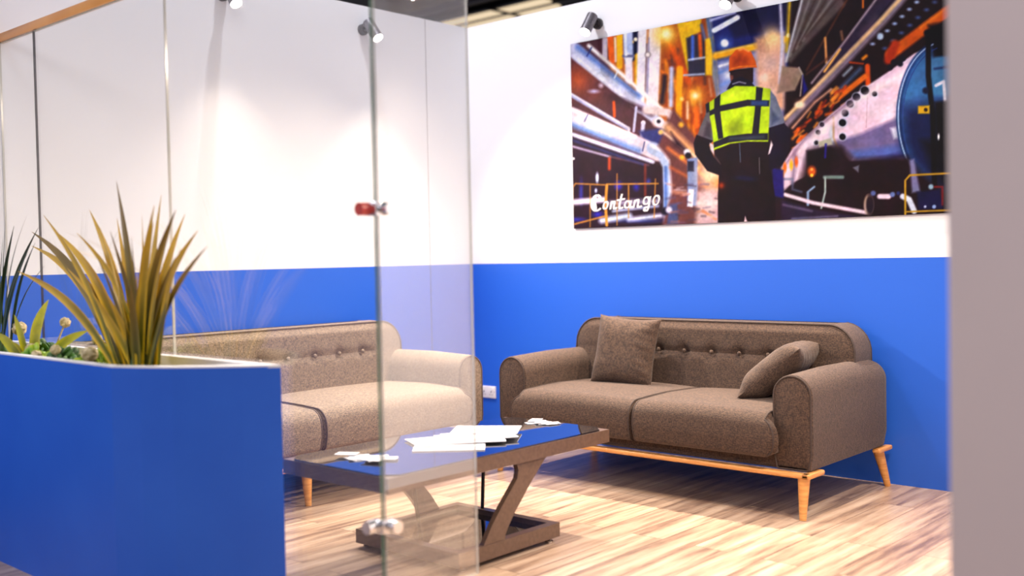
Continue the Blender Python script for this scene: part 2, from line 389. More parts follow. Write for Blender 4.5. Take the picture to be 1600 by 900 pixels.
        for pick in ((1, -2) if side == 1 else (1, -2)):
            seq = [Vector(p) for p in rs[1 if pick == 1 else -2] if p[1] < -.33][1:]
            seq = seq if (seq[0]-seq[1]).length < .2 else seq[1:]
            bm = bmesh.new(); tube(bm, [p for p in seq], .0045, 6); link('piping', bm, pipe, cu)
    # honey wood base rail and legs
    rail = bmesh.new(); bx(rail, -H-.005, H+.005, -.995, -.955, .192, .216, .008, 3)
    for s in (-1, 1):
        x_a, x_b = (s*(H-.035), s*(H+.008)); bx(rail, min(x_a, x_b), max(x_a, x_b), -.995, -.83, .192, .216, .008, 3)
        bx(rail, min(x_a, x_b), max(x_a, x_b), -.2, -.035, .192, .216, .008, 3)
    link('base_rail', rail, M_WOOD, t)
    def leg(x, y, dx, dy):
        bm = bmesh.new(); tube(bm, [(x, y, .196), (x+dx*.5, y+dy*.5, .1), (x+dx, y+dy, 0)], .029, 20, r1=.016); link('leg', bm, M_WOOD, t)
    for s in (-1, 1):
        leg(s*(H-.035), -.96, s*.004, -.025); leg(s*(H-.045), -.1, s*.035, .04)
    if mid_leg is not None:
        leg(mid_leg, -.95, 0, -.01)
    return t
make_sofa('sofa', 'dark brown two-seat sofa against the blue back wall, with two scatter cushions', (2.1, 0, 0), 0, 1.96, .01, M_BROWN, M_PIPE, [-.45, -.275, -.1, .08, .255, .43], None, 1)
make_sofa('sofa', 'light beige buttoned sofa along the left wall, seen through the glass', (0.0, -2.05, 0), PI/2, 2.3, -.10, M_BEIGE, M_PIPE2, [.74, .56, .38, .19, 0, -.19, -.38, -.56, -.74], -.165, 2)

def pillow(label, size, thick, mw, seed):
    rnd = random.Random(seed); n = 40; bm = bmesh.new(); G = []
    ph = [rnd.uniform(0, 6.28) for _ in range(8)]
    for sgn in (1, -1):
        g = []
        for j in range(n+1):
            row = []
            for i in range(n+1):
                u = -1+2*i/n; v = -1+2*j/n
                u2 = math.sin(u*PI/2)*.35+u*.65; v2 = math.sin(v*PI/2)*.35+v*.65
                x = size*u2*(1-.075*(1-v2*v2)); y = size*v2*(1-.075*(1-u2*u2))
                th = thick*((1-u2**4)**.62)*((1-v2**4)**.62) if abs(u2) < 1 and abs(v2) < 1 else 0
                rr = math.hypot(u2, v2); ang = math.atan2(v2, u2)
                wr = .0045*math.sin(9*ang+ph[0]+3*math.sin(3*rr+ph[1]))*max(0, rr-.45)*min(1, th/thick*2.5)
                wr += .003*math.sin(26*v2+6*u2+ph[2])*max(0, u2-.3)*min(1, th/thick*2)
                row.append((x, y, sgn*(th+wr)))
            g.append(row)
        G.append(g)
    V = []
    for s_, g in enumerate(G):
        V.append([[None]*(n+1) for _ in range(n+1)])
        for j in range(n+1):
            for i in range(n+1):
                if s_ == 1 and (i in (0, n) or j in (0, n)): V[1][j][i] = V[0][j][i]
                else: V[s_][j][i] = bm.verts.new(g[j][i])
    for s_ in (0, 1):
        for j in range(n):
            for i in range(n):
                q = [V[s_][j][i], V[s_][j][i+1], V[s_][j+1][i+1], V[s_][j+1][i]]
                bm.faces.new(q if s_ == 0 else q[::-1])
    o = link('scatter_cushion', bm, M_BROWN); o.matrix_world = mw
    return tag(o, label, 'cushion')
def frame(c, xd, nd):                    # matrix from centre, in-plane x direction and normal
    nd = Vector(nd).normalized(); xd = Vector(xd); xd = (xd-nd*xd.dot(nd)).normalized(); yd = nd.cross(xd)
    m_ = Matrix((xd, yd, nd)).transposed().to_4x4(); m_.translation = Vector(c); return m_
pillow('square brown scatter cushion standing upright against the sofa back, by its left arm', .205, .068, frame((1.69, -.475, .68), (1, .06, -.05), (.1, -1, .24)), 5)
pillow('brown scatter cushion tilted onto the right arm of the dark sofa', .205, .085, frame((2.70, -.53, .634), (.83, .18, .53), (-.62, -.12, .78)), 8)

# ------------------------------------------------------------ coffee table
tb = thing('coffee_table', 'low bronze brown coffee table with black glass top and tray base', 'coffee table', (2.07, -2.25, 0))
TX, TY, TZ = .322, .67, .445
b = bmesh.new(); e = .05
for a_ in ((-TX, TX, -TY, -TY+e), (-TX, TX, TY-e, TY), (-TX, -TX+e, -TY+e, TY-e), (TX-e, TX, -TY+e, TY-e)):
    bx(b, *a_, TZ-.062, TZ-.004)
bx(b, -TX+e, TX-e, -TY+e, TY-e, TZ-.05, TZ-.012)
link('top_frame', b, M_TABLE, tb, smooth=False)
b = bmesh.new()
ch = .06
outl = [(-TX+.006, -TY+.006+ch), (-TX+.006+ch, -TY+.006), (TX-.006-ch, -TY+.006), (TX-.006, -TY+.006+ch), (TX-.006, TY-.006-ch), (TX-.006-ch, TY-.006), (-TX+.006+ch, TY-.006), (-TX+.006, TY-.006-ch)]
rings(b, [[(x, y, TZ-.004) for x, y in outl], [(x, y, TZ+.002) for x, y in outl]]); link('glass_top', b, M_BLACKGLASS, tb, smooth=False)
b = bmesh.new(); BX, BY = .315, .30
bx(b, -BX, BX, -BY-.01, -BY+.03, .022, .082); bx(b, -BX, BX, BY-.03, BY+.01, .022, .082)
bx(b, -BX, -BX+.04, -BY+.03, BY-.03, .022, .082); bx(b, BX-.04, BX, -BY+.03, BY-.03, .022, .082)
link('base_tray', b, M_TABLE, tb, smooth=False)
link('base_glass', box(-BX+.04, BX-.04, -BY+.03, BY-.03, .03, .058), M_BLACKGLASS, tb, smooth=False)
for sx in (-1, 1):
    for sy in (-1, 1):
        b = bmesh.new(); lathe(b, [(.018, 0), (.02, .006), (.014, .012), (.012, .024)], 16, (sx*(BX-.03), sy*(BY-.03), 0)); link('foot', b, M_CHROME, tb)
# curved side legs, one on each long side, turned half round to each other
def side_leg(s):
    left = [(.021, .392), (.045, .375), (.053, .352), (.044, .319), (.005, .28), (-.055, .22), (-.115, .153), (-.16, .09), (-.17, .07)]
    right = [(.262, .392), (.225, .375), (.195, .348), (.127, .286), (.078, .235), (.026, .183), (-.015, .133), (-.036, .1), (-.034, .07)]
    b_ = bmesh.new(); x0, x1 = (BX-.028, BX-.004); rows = []
    for (yl, zl), (yr, zr) in zip(left, right):
        rows.append([b_.verts.new((x*s, y*s, z)) for x, y, z in ((x0, yl, zl), (x1, yl, zl), (x1, yr, zr), (x0, yr, zr))])
    for p, q in zip(rows, rows[1:]):
        for k in range(4): b_.faces.new((p[k], p[(k+1) % 4], q[(k+1) % 4], q[k]))
    b_.faces.new(rows[0][::-1]); b_.faces.new(rows[-1])
    link('leg', b_, M_TABLE, tb, smooth=False)
side_leg(1); side_leg(-1)
for x, y in ((-.13, .33), (.02, -.27)):
    b = bmesh.new(); cyl(b, (x, y*.87, .056), (x-.02, y, TZ-.05), .0085, n=12); link('strut', b, M_DARKMETAL, tb)

# papers on the table
def card(name, label, cat, x, y, z, rz, w, h, t_, mt, group=None):
    o = link(name, box(-w/2, w/2, -h/2, h/2, 0, t_, 0), mt, smooth=False, loc=(x, y, z), rot=(0, 0, rz))
    return tag(o, label, cat, group)
z0 = TZ+.0025
r5 = random.Random(4)
for k in range(9):
    card('business_card', 'small white card in the loose pile at the near left end of the coffee table', 'card', 2.07+r5.uniform(-.085, .07), -2.735+r5.uniform(-.035, .05), z0+k*.0012, r5.uniform(-1.2, 1.2), .09, .055, .001, M_PAPER, 'cards piled at the near end of the table')
card('business_card', 'white card sticking out to the left of the near card pile', 'card', 1.945, -2.75, z0+.011, .5, .09, .055, .001, M_PAPER)
for k in range(7):
    card('business_card', 'small white card in the loose pile at the far corner of the coffee table', 'card', 2.03+r5.uniform(-.09, .08), -1.655+r5.uniform(-.02, .03), z0+k*.0012, r5.uniform(-1.2, 1.2), .09, .055, .001, M_PAPER, 'cards piled at the far end of the table')
lb = ['lowest brochure of the fan on the table, its cream corner pointing at the camera', 'second lowest brochure of the fan, reaching furthest left', 'middle brochure of the fan on the coffee table', 'second highest brochure of the fan, printed with brown blocks', 'topmost white brochure of the fan, squared to the right']
for k, (x, y, a) in enumerate(((2.13, -2.35, .75), (2.03, -2.28, 1.12), (2.10, -2.20, .85), (2.10, -2.14, 1.05), (2.04, -2.03, .62))):
    o = card('brochure', lb[k], 'brochure', x, y, z0+.0042*k, a, .30, .21, .004, [M_PAPER, M_PAPER2])
    me = o.data
    b = bmesh.new(); b.from_mesh(me)
    tz = max(v.co.z for v in b.verts)
    vs = [b.verts.new(p) for p in ((-.13, -.09, tz+.0004), (-.02, -.09, tz+.0004), (-.02, .06, tz+.0004), (-.13, .06, tz+.0004))]
    f = b.faces.new(vs); f.material_index = 1; b.to_mesh(me); b.free()

# ------------------------------------------------------------ double socket
sk = thing('wall_socket', 'white double wall socket low on the blue wall between the sofas', 'socket', (.14, 0, .28))
link('face_plate', box(-.073, .073, -.012, 0, -.043, .043, .005, 3), M_PLASTIC, sk)
for s in (-1, 1):
    b = bmesh.new(); cxs = s*.035
    bx(b, cxs-.0035, cxs+.0035, -.0128, -.011, -.004, .010); bx(b, cxs-.015, cxs-.006, -.0128, -.011, -.020, -.0155); bx(b, cxs+.006, cxs+.015, -.0128, -.011, -.020, -.0155)
    link('socket_holes', b, M_DARK, sk, smooth=False)
    r_ = link('rocker_switch', box(cxs+s*.012, cxs+s*.025, -.017, -.011, .012, .030, .002), M_PLASTIC, sk)
    link('indicator', box(cxs+s*.0285, cxs+s*.0325, -.0135, -.011, .0, .005), M_DARK, sk, smooth=False)

# ------------------------------------------------------------ wall spotlights
def spot(label, p, out, tilt_side=0.0, e=1.0):
    out = Vector(out); P_ = Vector(p)
    t = thing('wall_spotlight', label, 'spotlight', P_, 0, None)
    b = bmesh.new(); cyl(b, out*0.0, out*.022, .036); cyl(b, out*.018, out*.034, .028); link('mount', b, M_LAMPKNUCKLE, t)
    b = bmesh.new(); cyl(b, out*.03, out*.075, .015); link('arm', b, M_LAMPKNUCKLE, t)
    side = Vector((-out.y, out.x, 0))
    d = (out*.72+Vector((0, 0, -1))+side*tilt_side).normalized()
    c = out*.085+Vector((0, 0, .012))
    b = bmesh.new(); tube(b, [c-d*.035, c-d*.03, c+d*.10, c+d*.105], .036, 28); 
    link('head', b, M_LAMP, t)
    b = bmesh.new(); cyl(b, c+d*.1052, c+d*.1075, .0335); ln = link('lens', b, M_BULB, t)
    q = P_+c+d*.125
    l = lamp_light('spot_light', 'SPOT', c+d*.125, SPOT_E*e, SPOT_COL, c+d*1.0, t, spot_size=math.radians(116), spot_blend=1.0, shadow_soft_size=.018)
    return t
spot('spotlight on the left wall nearer the camera, cut by the top of the photo', (0, -2.02, 2.78), (1, 0, 0), 0, .8)
spot('spotlight on the left wall nearer the corner, beside the glass edge', (0, -.98, 2.735), (1, 0, 0), .1, .85)
spot('spotlight above the top left corner of the printed picture', (1.18, 0, 2.73), (0, -1, 0))
spot('spotlight over the orange helmet of the printed picture, at the top edge of the photo', (2.19, 0, 2.725), (0, -1, 0))
spot('spotlight on the back wall beyond the frame, near the white side wall', (3.2, 0, 2.725), (0, -1, 0))
spot('unseen spotlight added on the plain white side wall at the right to brighten it', (4.53, -1.6, 2.725), (-1, 0, 0))  # added lamp, brightens this wall for its reflection in the glass wing

# ------------------------------------------------------------ planter and plants
PZ = .88
out_ = [(.06, -3.625), (1.0, -3.635), (1.76, -3.645), (1.875, -3.60), (1.985, -3.54), (2.085, -3.465), (2.175, -3.385), (2.235, -3.325), (2.268, FY-.02), (.06, FY-.02)]
pl = thing('planter', 'tall blue planter with a thin white rim, standing in front of the glass', 'planter', (0, 0, 0))
inn = [(.09, -3.595), (1.0, -3.605), (1.752, -3.615), (1.86, -3.572), (1.965, -3.514), (2.06, -3.443), (2.145, -3.367), (2.185, -3.33), (2.195, -3.32), (.09, -3.32)]
b = bmesh.new(); rings(b, [[(x, y, 0) for x, y in out_], [(x, y, PZ) for x, y in out_]], cap=False); link('outer_shell', b, M_BLUE, pl, smooth=False)
b = bmesh.new(); ins2 = inset(out_, .0005)
rings(b, [[(x, y, PZ-.004) for x, y in out_], [(x, y, PZ+.006) for x, y in ins2], [(x, y, PZ+.006) for x, y in inn], [(x, y, .70) for x, y in inn]], cap=False)
link('liner', b, M_WHITE, pl, smooth=False)
b = bmesh.new(); n_ = 1
f = b.faces.new([b.verts.new((x, y, .80)) for x, y in inn])
link('soil', b, M_SOIL, pl, smooth=False)
def leaf_mat(name, mid, edge, tipc):
    M = mat(name, mid, .42); b_ = bsdf(M)
    uv = N(M, 'ShaderNodeUVMap'); sp = N(M, 'ShaderNodeSeparateXYZ'); L(M, uv.outputs[0], sp.inputs[0])
    cr = N(M, 'ShaderNodeValToRGB'); e = cr.color_ramp.elements; e[0].position = .1; e[1].position = .34
    e[0].color = (*edge, 1); e[1].color = (*mid, 1); a = e.new(.66); a.color = (*mid, 1); c_ = e.new(.9); c_.color = (*edge, 1)
    L(M, sp.outputs[0], cr.inputs[0])
    c2 = N(M, 'ShaderNodeValToRGB'); c2.color_ramp.elements[0].position = .25; c2.color_ramp.elements[1].position = .8
    c2.color_ramp.elements[0].color = (0, 0, 0, 1); c2.color_ramp.elements[1].color = (1, 1, 1, 1); L(M, sp.outputs[1], c2.inputs[0])
    mx = N(M, 'ShaderNodeMix', data_type='RGBA'); L(M, c2.outputs[0], mx.inputs[0]); L(M, cr.outputs[0], mx.inputs[6]); mx.inputs[7].default_value = (*tipc, 1)
    ob = N(M, 'ShaderNodeTexNoise'); ob.inputs['Scale'].default_value = 9
    m3 = N(M, 'ShaderNodeMix', data_type='RGBA', blend_type='MULTIPLY'); m3.inputs[0].default_value = .55; L(M, mx.outputs[2], m3.inputs[6]); L(M, ob.outputs[0], m3.inputs[7])
    br_ = N(M, 'ShaderNodeBrightContrast'); br_.inputs[1].default_value = .0; L(M, m3.outputs[2], br_.inputs[0])
    L(M, br_.outputs[0], b_.inputs['Base Color'])
    b_.inputs['Subsurface Weight'].default_value = 0
    return M
M_YUCCA = leaf_mat('yellow_striped_leaf', S(110, 116, 22), S(250, 206, 24), S(236, 190, 60))
M_OLIVE = leaf_mat('olive_leaf', S(74, 82, 26), S(150, 140, 40), S(150, 120, 50))
M_DRACENA = leaf_mat('dark_green_leaf', S(52, 84, 44), S(92, 110, 54), S(50, 62, 46))
M_BROAD = leaf_mat('yellow_edged_leaf', S(60, 100, 24), S(250, 236, 30), S(230, 222, 40))
M_SUCC = noise_color(mat('lime_leaf', S(130, 170, 40), .45), S(90, 150, 34), S(226, 232, 50), nscale=14)
M_SUCD = noise_color(mat('deep_green_leaf', S(40, 90, 40), .45), S(24, 64, 28), S(90, 140, 50), nscale=14)
M_FLOWER = noise_color(mat('cream_flower', S(206, 186, 140), .7), S(150, 132, 80), S(222, 206, 168), nscale=60, bump=.5, dist=.004)
def blade(bm, uvl, p0, p1, w, sag, prof='blade', n=12, twist=0., fold=.3):
    p0 = Vector(p0); p1 = Vector(p1); d = p1-p0; ln = d.length
    horiz = Vector((d.x, d.y, 0)); hd = horiz.normalized() if horiz.length > .01 else Vector((1, 0, 0))
    cam_d = Vector(CAM_C)-p0; cam_d.z = 0
    rows = []
    for i in range(n+1):
        t_ = i/n
        c = p0+d*t_ + Vector((0, 0, 1))*sag*ln*math.sin(PI*t_*.9)*.5 - hd*sag*ln*.45*math.sin(PI*t_)
        tg = d.normalized(); sd = tg.cross(Vector((math.sin(twist), -math.cos(twist), .15))).normalized(); nr = sd.cross(tg).normalized()
        if prof == 'blade': ww = w*(.75+.55*math.sin(min(1, t_*1.6)*PI/2)-.3*t_)*(1-t_**3.2)
        else: ww = w*max(0, math.sin(PI*min(1, t_*.93+.07)))**.75
        ww = max(ww, .0006)
        rows.append([(bm.verts.new(c+sd*ww*k+nr*abs(k)*ww*fold), (k*.5+.5, t_)) for k in (-1, -.5, 0, .5, 1)])
    for a, b_ in zip(rows, rows[1:]):
        for k in range(4):
            f = bm.faces.new((a[k][0], a[k+1][0], b_[k+1][0], b_[k][0]))
            for lp, q in zip(f.loops, (a[k], a[k+1], b_[k+1], b_[k])): lp[uvl].uv = q[1]
TIPS = [(1.465, -3.45, 1.55), (0.983, -3.52, 1.435), (1.137, -3.4, 1.449), (0.475, -3.35, 1.371), (0.791, -3.55, 1.201), (0.422, -3.33, 1.304), (1.599, -3.55, 1.364), (1.559, -3.4, 1.424), (1.669, -3.38, 1.499), (1.975, -3.5, 1.412), (1.782, -3.35, 1.416), (1.983, -3.42, 1.339), (2.203, -3.52, 1.281), (0.758, -3.35, 1.285), (1.912, -3.55, 1.376), (1.772, -3.56, 1.335), (1.229, -3.5, 1.35), (2.038, -3.57, 1.328), (1.525, -3.57, 1.276), (2.121, -3.57, 1.277), (0.886, -3.42, 1.36), (1.455, -3.34, 1.324), (1.266, -3.35, 1.419), (1.42, -3.5, 1.38), (1.70, -3.42, 1.30), (1.83, -3.5, 1.44), (1.34, -3.44, 1.24), (1.90, -3.46, 1.26), (1.55, -3.42, 1.22), (1.05, -3.46, 1.22), (1.74, -3.55, 1.18), (1.60, -3.56, 1.12), (1.45, -3.56, 1.14)]
def spiky(name, label, base, tips, mt, w, seed, mt2=None):
    rnd = random.Random(seed); t = thing(name, label, 'plant', (0, 0, 0))
    t.location = base; B = Vector(base)
    bms = [bmesh.new(), bmesh.new()]; uvs = [b_.loops.layers.uv.new('UVMap') for b_ in bms]
    for ti, tp in enumerate(tips):
        w2 = 1 if (mt2 and ti % 3 == 0) else 0; bm = bms[w2]; uvl = uvs[w2]
        tp = Vector(tp)-B; off = Vector((tp.x*.10+rnd.uniform(-.02, .02), rnd.uniform(-.03, .03), 0))
        blade(bm, uvl, off, tp, w*rnd.uniform(.8, 1.15), rnd.uniform(.10, .2)*min(1, abs(tp.x)/.35+.1), twist=rnd.uniform(-.5, .7))
    link('leaves', bms[0], mt, t)
    if mt2: tag(link('leaves', bms[1], mt2, t), 'darker olive green leaves')
    b_ = bmesh.new(); lathe(b_, [(.055, -.01), (.05, .04), (.038, .10), (.02, .15)], 18); link('stem', b_, M_SUCD, t)
    return t
spiky('spiky_plant', 'large spiky plant with long yellow-green sword leaves at the planter bend', (1.655, -3.47, .795), TIPS, M_YUCCA, .0205, 3, M_OLIVE)
TIPS2 = [(0.779, -3.5, 1.436), (0.736, -3.45, 1.328), (0.613, -3.38, 1.401), (0.456, -3.42, 1.42), (0.709, -3.4, 1.23), (0.453, -3.45, 1.492), (0.786, -3.5, 1.286), (0.373, -3.5, 1.523), (0.15, -3.4, 1.40), (0.237, -3.38, 1.383), (0.55, -3.55, 1.36)]
spiky('spiky_plant', 'dark green spiky plant whose leaves enter at the left edge of the photo', (.36, -3.46, .795), TIPS2, M_DRACENA, .014, 9)
# broad variegated rosette
t = thing('rosette_plant', 'broad leaved plant with yellow-edged green leaves, left of the big spiky plant', 'plant', (.80, -3.50, .795))
bm = bmesh.new(); uvl = bm.loops.layers.uv.new('UVMap')
for tp, w in (((-.18, .0, .235), .046), ((.05, .05, .30), .044), ((.14, -.03, .20), .042), ((-.30, -.03, .15), .036), ((.44, .03, .18), .022), ((-.16, .06, .12), .036), ((.06, -.06, .12), .034), ((-.32, .04, .10), .03)):
    blade(bm, uvl, (tp[0]*.1, tp[1]*.1, .0), tp, w, .12, 'leaf', twist=tp[0]*1.5, fold=.25)
link('leaves', bm, M_BROAD, t)
def succulent(label, x, y, r, mt, seed, nleaf=46, heads=()):
    rnd = random.Random(seed); t_ = thing('succulent_plant', label, 'plant', (x, y, .795))
    b_ = bmesh.new()
    for k in range(nleaf):
        a = rnd.uniform(0, 2*PI); rr = r*math.sqrt(rnd.random()); h = .045+.06*(1-rr/r)+rnd.uniform(-.01, .02)
        m_ = Matrix.Translation((rr*math.cos(a), rr*math.sin(a)*.8, h)) @ Euler((rnd.uniform(-.9, .9), rnd.uniform(-.9, .9), a)).to_matrix().to_4x4() @ Matrix.Diagonal((.017, .008, .024, 1))
        bmesh.ops.create_uvsphere(b_, u_segments=8, v_segments=6, radius=1, matrix=m_)
    for k in range(12):
        a = rnd.uniform(0, 2*PI); tube(b_, [(0, 0, -.005), (.6*r*math.cos(a), .6*r*math.sin(a), .07)], .004, 5)
    link('leaves', b_, mt, t_)
    for hx, hy, hz, hr in heads:
        b_ = bmesh.new()
        bmesh.ops.create_icosphere(b_, subdivisions=3, radius=hr, matrix=Matrix.Translation((hx, hy, hz)))
        for v in b_.verts: v.co += (v.co-Vector((hx, hy, hz)))*rnd.uniform(-.12, .14)
        tube(b_, [(hx*.3, hy*.3, 0), (hx, hy, hz)], .004, 5)
        link('flower_head', b_, M_FLOWER, t_)
succulent('low lime green succulent with cream flower heads beside the big spiky plant', 1.34, -3.46, .12, M_SUCC, 1, 60, ((-.09, .02, .15, .02), (.05, -.08, .105, .03), (.03, .05, .13, .016)))
succulent('low clump of deep green fleshy leaves between the two leafy plants', 1.10, -3.50, .10, M_SUCD, 2, 44, ((.0, -.04, .11, .02),))
succulent('low lime clump with a cream flower head in front of the broad leaved plant', .93, -3.55, .07, M_SUCC, 3, 30, ((-.03, -.0, .105, .024), (.06, -.02, .085, .02)))
succulent('dark green clump with pale flower heads behind the broad leaved plant at the far left', .62, -3.40, .11, M_SUCD, 4, 50, ((-.12, -.03, .17, .03), (.16, .05, .20, .022)))
#PICTURE
# ------------------------------------------------------------ printed picture on the back wall
PX0, PX1, PZ0, PZ1 = .955, 3.50, 1.42, 2.632
NXP, NZP = 620, 300
gx, gz = np.meshgrid(np.linspace(PX0, PX1, NXP), np.linspace(PZ0, PZ1, NZP))
Rm = np.array(CAM_R); rel = np.stack([gx-CAM_C[0], np.full_like(gx, 0-CAM_C[1]), gz-CAM_C[2]], -1) @ Rm
UX = 800+FPX*rel[..., 0]/-rel[..., 2]; UY = 450-FPX*rel[..., 1]/-rel[..., 2]     # print coordinates
img = np.zeros(gx.shape+(3,)); img[:] = (58, 40, 55)
def blend(a, c): 
    global img
    a = np.clip(a, 0, 1)[..., None]; img = img*(1-a)+np.array(c, float)*a
def segd(x0, y0, x1, y1):
    dx, dy = x1-x0, y1-y0; l2 = dx*dx+dy*dy+1e-9
    t = np.clip(((UX-x0)*dx+(UY-y0)*dy)/l2, 0, 1)
    return np.hypot(UX-x0-t*dx, UY-y0-t*dy), t
def poly(pts, c, s=1., al=1.):
    d = np.full(UX.shape, 1e9); ins = np.zeros(UX.shape, bool); n = len(pts)
    for i in range(n):
        x0, y0 = pts[i]; x1, y1 = pts[(i+1) % n]
        d = np.minimum(d, segd(x0, y0, x1, y1)[0])
        if y0 != y1:
            cnd = ((y0 > UY) != (y1 > UY)); xi = (x1-x0)*(UY-y0)/(y1-y0)+x0
            ins ^= cnd & (UX < xi)
    sd = np.where(ins, d, -d); blend((sd/s*.5+.5)*al, c)
def line(pts, w, c, s=1., al=1., w1=None):
    d = np.full(UX.shape, 1e9)
    for i in range(len(pts)-1):
        q, t = segd(*pts[i], *pts[i+1]); g = i+t
        ww = w if w1 is None else w+(w1-w)*g/(len(pts)-1)
        d = np.minimum(d, q-ww/2)
    blend((-d/s*.5+.5)*al, c)
def disc(x, y, r, c, s=1., al=1., ry=None):
    ry = ry or r; q = np.hypot((UX-x)/r, (UY-y)/ry); blend(((1-q)*min(r, ry)/s*.5+.5)*al, c)
def glow(x, y, r, c, al=1.):
    q = np.hypot(UX-x, UY-y)/r; blend(al*np.exp(-q*q*2), c)
rp = random.Random(7)
# left hall side
poly([(880, 60), (1075, 20), (1100, 262), (880, 240)], (104, 68, 80), 6)
glow(905, 125, 34, (205, 112, 72), .9); glow(930, 150, 20, (150, 84, 78), .6)
line([(900, 92), (934, 118)], 2.5, (185, 180, 220), 2, .6); disc(930, 143, 8, (205, 205, 240), 2, .8, 3); disc(941, 134, 4, (220, 200, 215), 2, .8)
poly([(950, 50), (1100, 10), (1110, 240), (1060, 215), (1000, 165), (955, 110)], (196, 122, 62), 4)
line([(955, 60), (958, 95)], 9, (232, 120, 44), 1.5); line([(947, 62), (947, 90)], 8, (225, 220, 235), 1.5); line([(970, 52), (970, 104)], 9, (246, 196, 32), 1.5); line([(963, 60), (964, 96)], 3, (240, 225, 210), 1.5)
poly([(976, 50), (1000, 44), (1002, 92), (978, 100)], (28, 30, 74), 2)
disc(995, 62, 3, (250, 240, 220), 1.2); disc(990, 66, 2.5, (240, 190, 80), 1.2)
line([(983, 52), (984, 88)], 15, (196, 206, 238), 2); line([(984, 90), (985, 125)], 12, (238, 232, 242), 2); line([(976, 88), (992, 88)], 4, (120, 120, 160), 1.5); line([(979, 52), (980, 86)], 4, (235, 238, 250), 1.5)
line([(998, 88), (998, 130)], 9, (232, 186, 40), 2)
line([(1006, 40), (1002, 170)], 14, (240, 236, 246), 2); line([(1013, 70), (1011, 150)], 3, (110, 110, 150), 1.5, .8)
line([(1026, 32), (1020, 175)], 20, (240, 232, 240), 2); line([(1016, 60), (1013, 150)], 2, (140, 140, 190), 1.5, .8); disc(1014, 86, 5, (170, 160, 165), 1.5); disc(1014, 86, 3, (235, 228, 230), 1)
# centre left: orange steelwork
poly([(1036, 30), (1105, 16), (1125, 160), (1115, 262), (1040, 180)], (176, 92, 40), 3)
for _ in range(60):
    x = rp.uniform(1036, 1112); y = rp.uniform(50, 235); k = rp.random()
    c = ((250, 176, 40), (120, 60, 44), (236, 214, 200), (56, 52, 92), (226, 116, 30))[int(k*5)]
    line([(x, y), (x+rp.uniform(-4, 4), y+rp.uniform(8, 34))], rp.uniform(2, 6), c, 2.5, .55)
poly([(1058, 30), (1072, 26), (1084, 105), (1076, 112)], (232, 196, 40), 2); poly([(1072, 36), (1098, 26), (1096, 50), (1076, 60)], (236, 200, 44), 2)
line([(1046, 66), (1078, 128)], 9, (222, 108, 30), 3); line([(1036, 112), (1062, 132)], 4, (232, 140, 50), 2)
poly([(1074, 60), (1102, 50), (1106, 118), (1078, 120)], (70, 66, 90), 2); line([(1084, 58), (1084, 92)], 5, (96, 132, 220), 2); line([(1095, 56), (1097, 90)], 6, (222, 112, 40), 2); line([(1078, 94), (1104, 90)], 3, (206, 214, 236), 1.5)
line([(1070, 118), (1102, 116)], 3, (190, 200, 225), 1.5)
line([(1098, 40), (1104, 62)], 5, (120, 120, 150), 2)
line([(1064, 108), (1062, 182)], 10, (252, 186, 24), 2); line([(1051, 108), (1050, 165)], 7, (206, 208, 236), 2.5); line([(1041, 120), (1036, 160)], 7, (60, 44, 66), 3)
line([(1076, 160), (1076, 185)], 4, (244, 214, 190), 2); line([(1090, 170), (1090, 195)], 9, (240, 130, 40), 3)
glow(1043, 54, 26, (255, 206, 70), 1); glow(1043, 54, 13, (255, 250, 215), 1); glow(1088, 150, 20, (255, 190, 60), .95); glow(1088, 150, 8, (255, 248, 210), 1); disc(1067, 155, 3, (255, 230, 150), 2)
poly([(1104, 20), (1116, 18), (1126, 150), (1122, 160), (1112, 110)], (150, 150, 160), 2.5); poly([(1104, 62), (1116, 58), (1114, 118), (1104, 118)], (244, 202, 48), 2); line([(1108, 30), (1122, 110), (1126, 165)], 4, (96, 116, 160), 2); line([(1122, 90), (1126, 150)], 4, (214, 190, 120), 2)
# big pipes from upper left
line([(890, 72), (1028, 188)], 24, (206, 208, 230), 2, w1=15); line([(905, 74), (1000, 150)], 9, (126, 152, 210), 3, .85); line([(922, 72), (1035, 170)], 6, (250, 248, 252), 2, .95); line([(900, 88), (975, 150)], 5, (236, 234, 246), 3, .9)
line([(919, 88), (926, 75)], 2, (66, 74, 140), 1.2); line([(962, 122), (968, 110)], 2, (232, 236, 250), 1.2)
line([(960, 152), (1020, 178)], 9, (90, 60, 76), 3, .8)
line([(996, 168), (992, 205)], 4, (206, 206, 232), 1.2); disc(1007, 192, 3.5, (235, 230, 240), 1); line([(1007, 194), (1005, 212)], 6, (215, 214, 236), 1.5)
poly([(1000, 205), (1040, 200), (1046, 240), (1010, 225)], (74, 78, 140), 3)
line([(1012, 172), (1046, 176), (1062, 192), (1046, 198), (1028, 192)], 13, (232, 214, 214), 2.5); disc(1032, 191, 7.5, (236, 232, 240), 1.2); disc(1031, 190, 3, (40, 34, 58), 1.2)
line([(961, 160), (962, 182)], 4, (226, 112, 46), 1.5)
line([(893, 148), (984, 202)], 6, (186, 190, 226), 1.6); line([(893, 146), (984, 200)], 2, (236, 232, 246), 1); line([(984, 200), (986, 212)], 3, (220, 214, 230), 1)
line([(890, 178), (1000, 226), (1030, 240)], 24, (226, 214, 226), 2); line([(893, 194), (1000, 236)], 9, (128, 158, 216), 4, .9); line([(893, 170), (995, 214)], 5, (250, 242, 246), 2)
line([(1022, 232), (1038, 240), (1046, 258), (1048, 300), (1047, 345)], 20, (190, 204, 236), 2); line([(1020, 228), (1040, 236), (1051, 256), (1052, 300)], 6, (240, 238, 250), 2); line([(1042, 262), (1042, 330)], 5, (110, 140, 204), 2)
line([(915, 190), (920, 180)], 1.5, (80, 90, 160), 1); line([(1006, 236), (1009, 222)], 1.6, (80, 84, 140), 1)
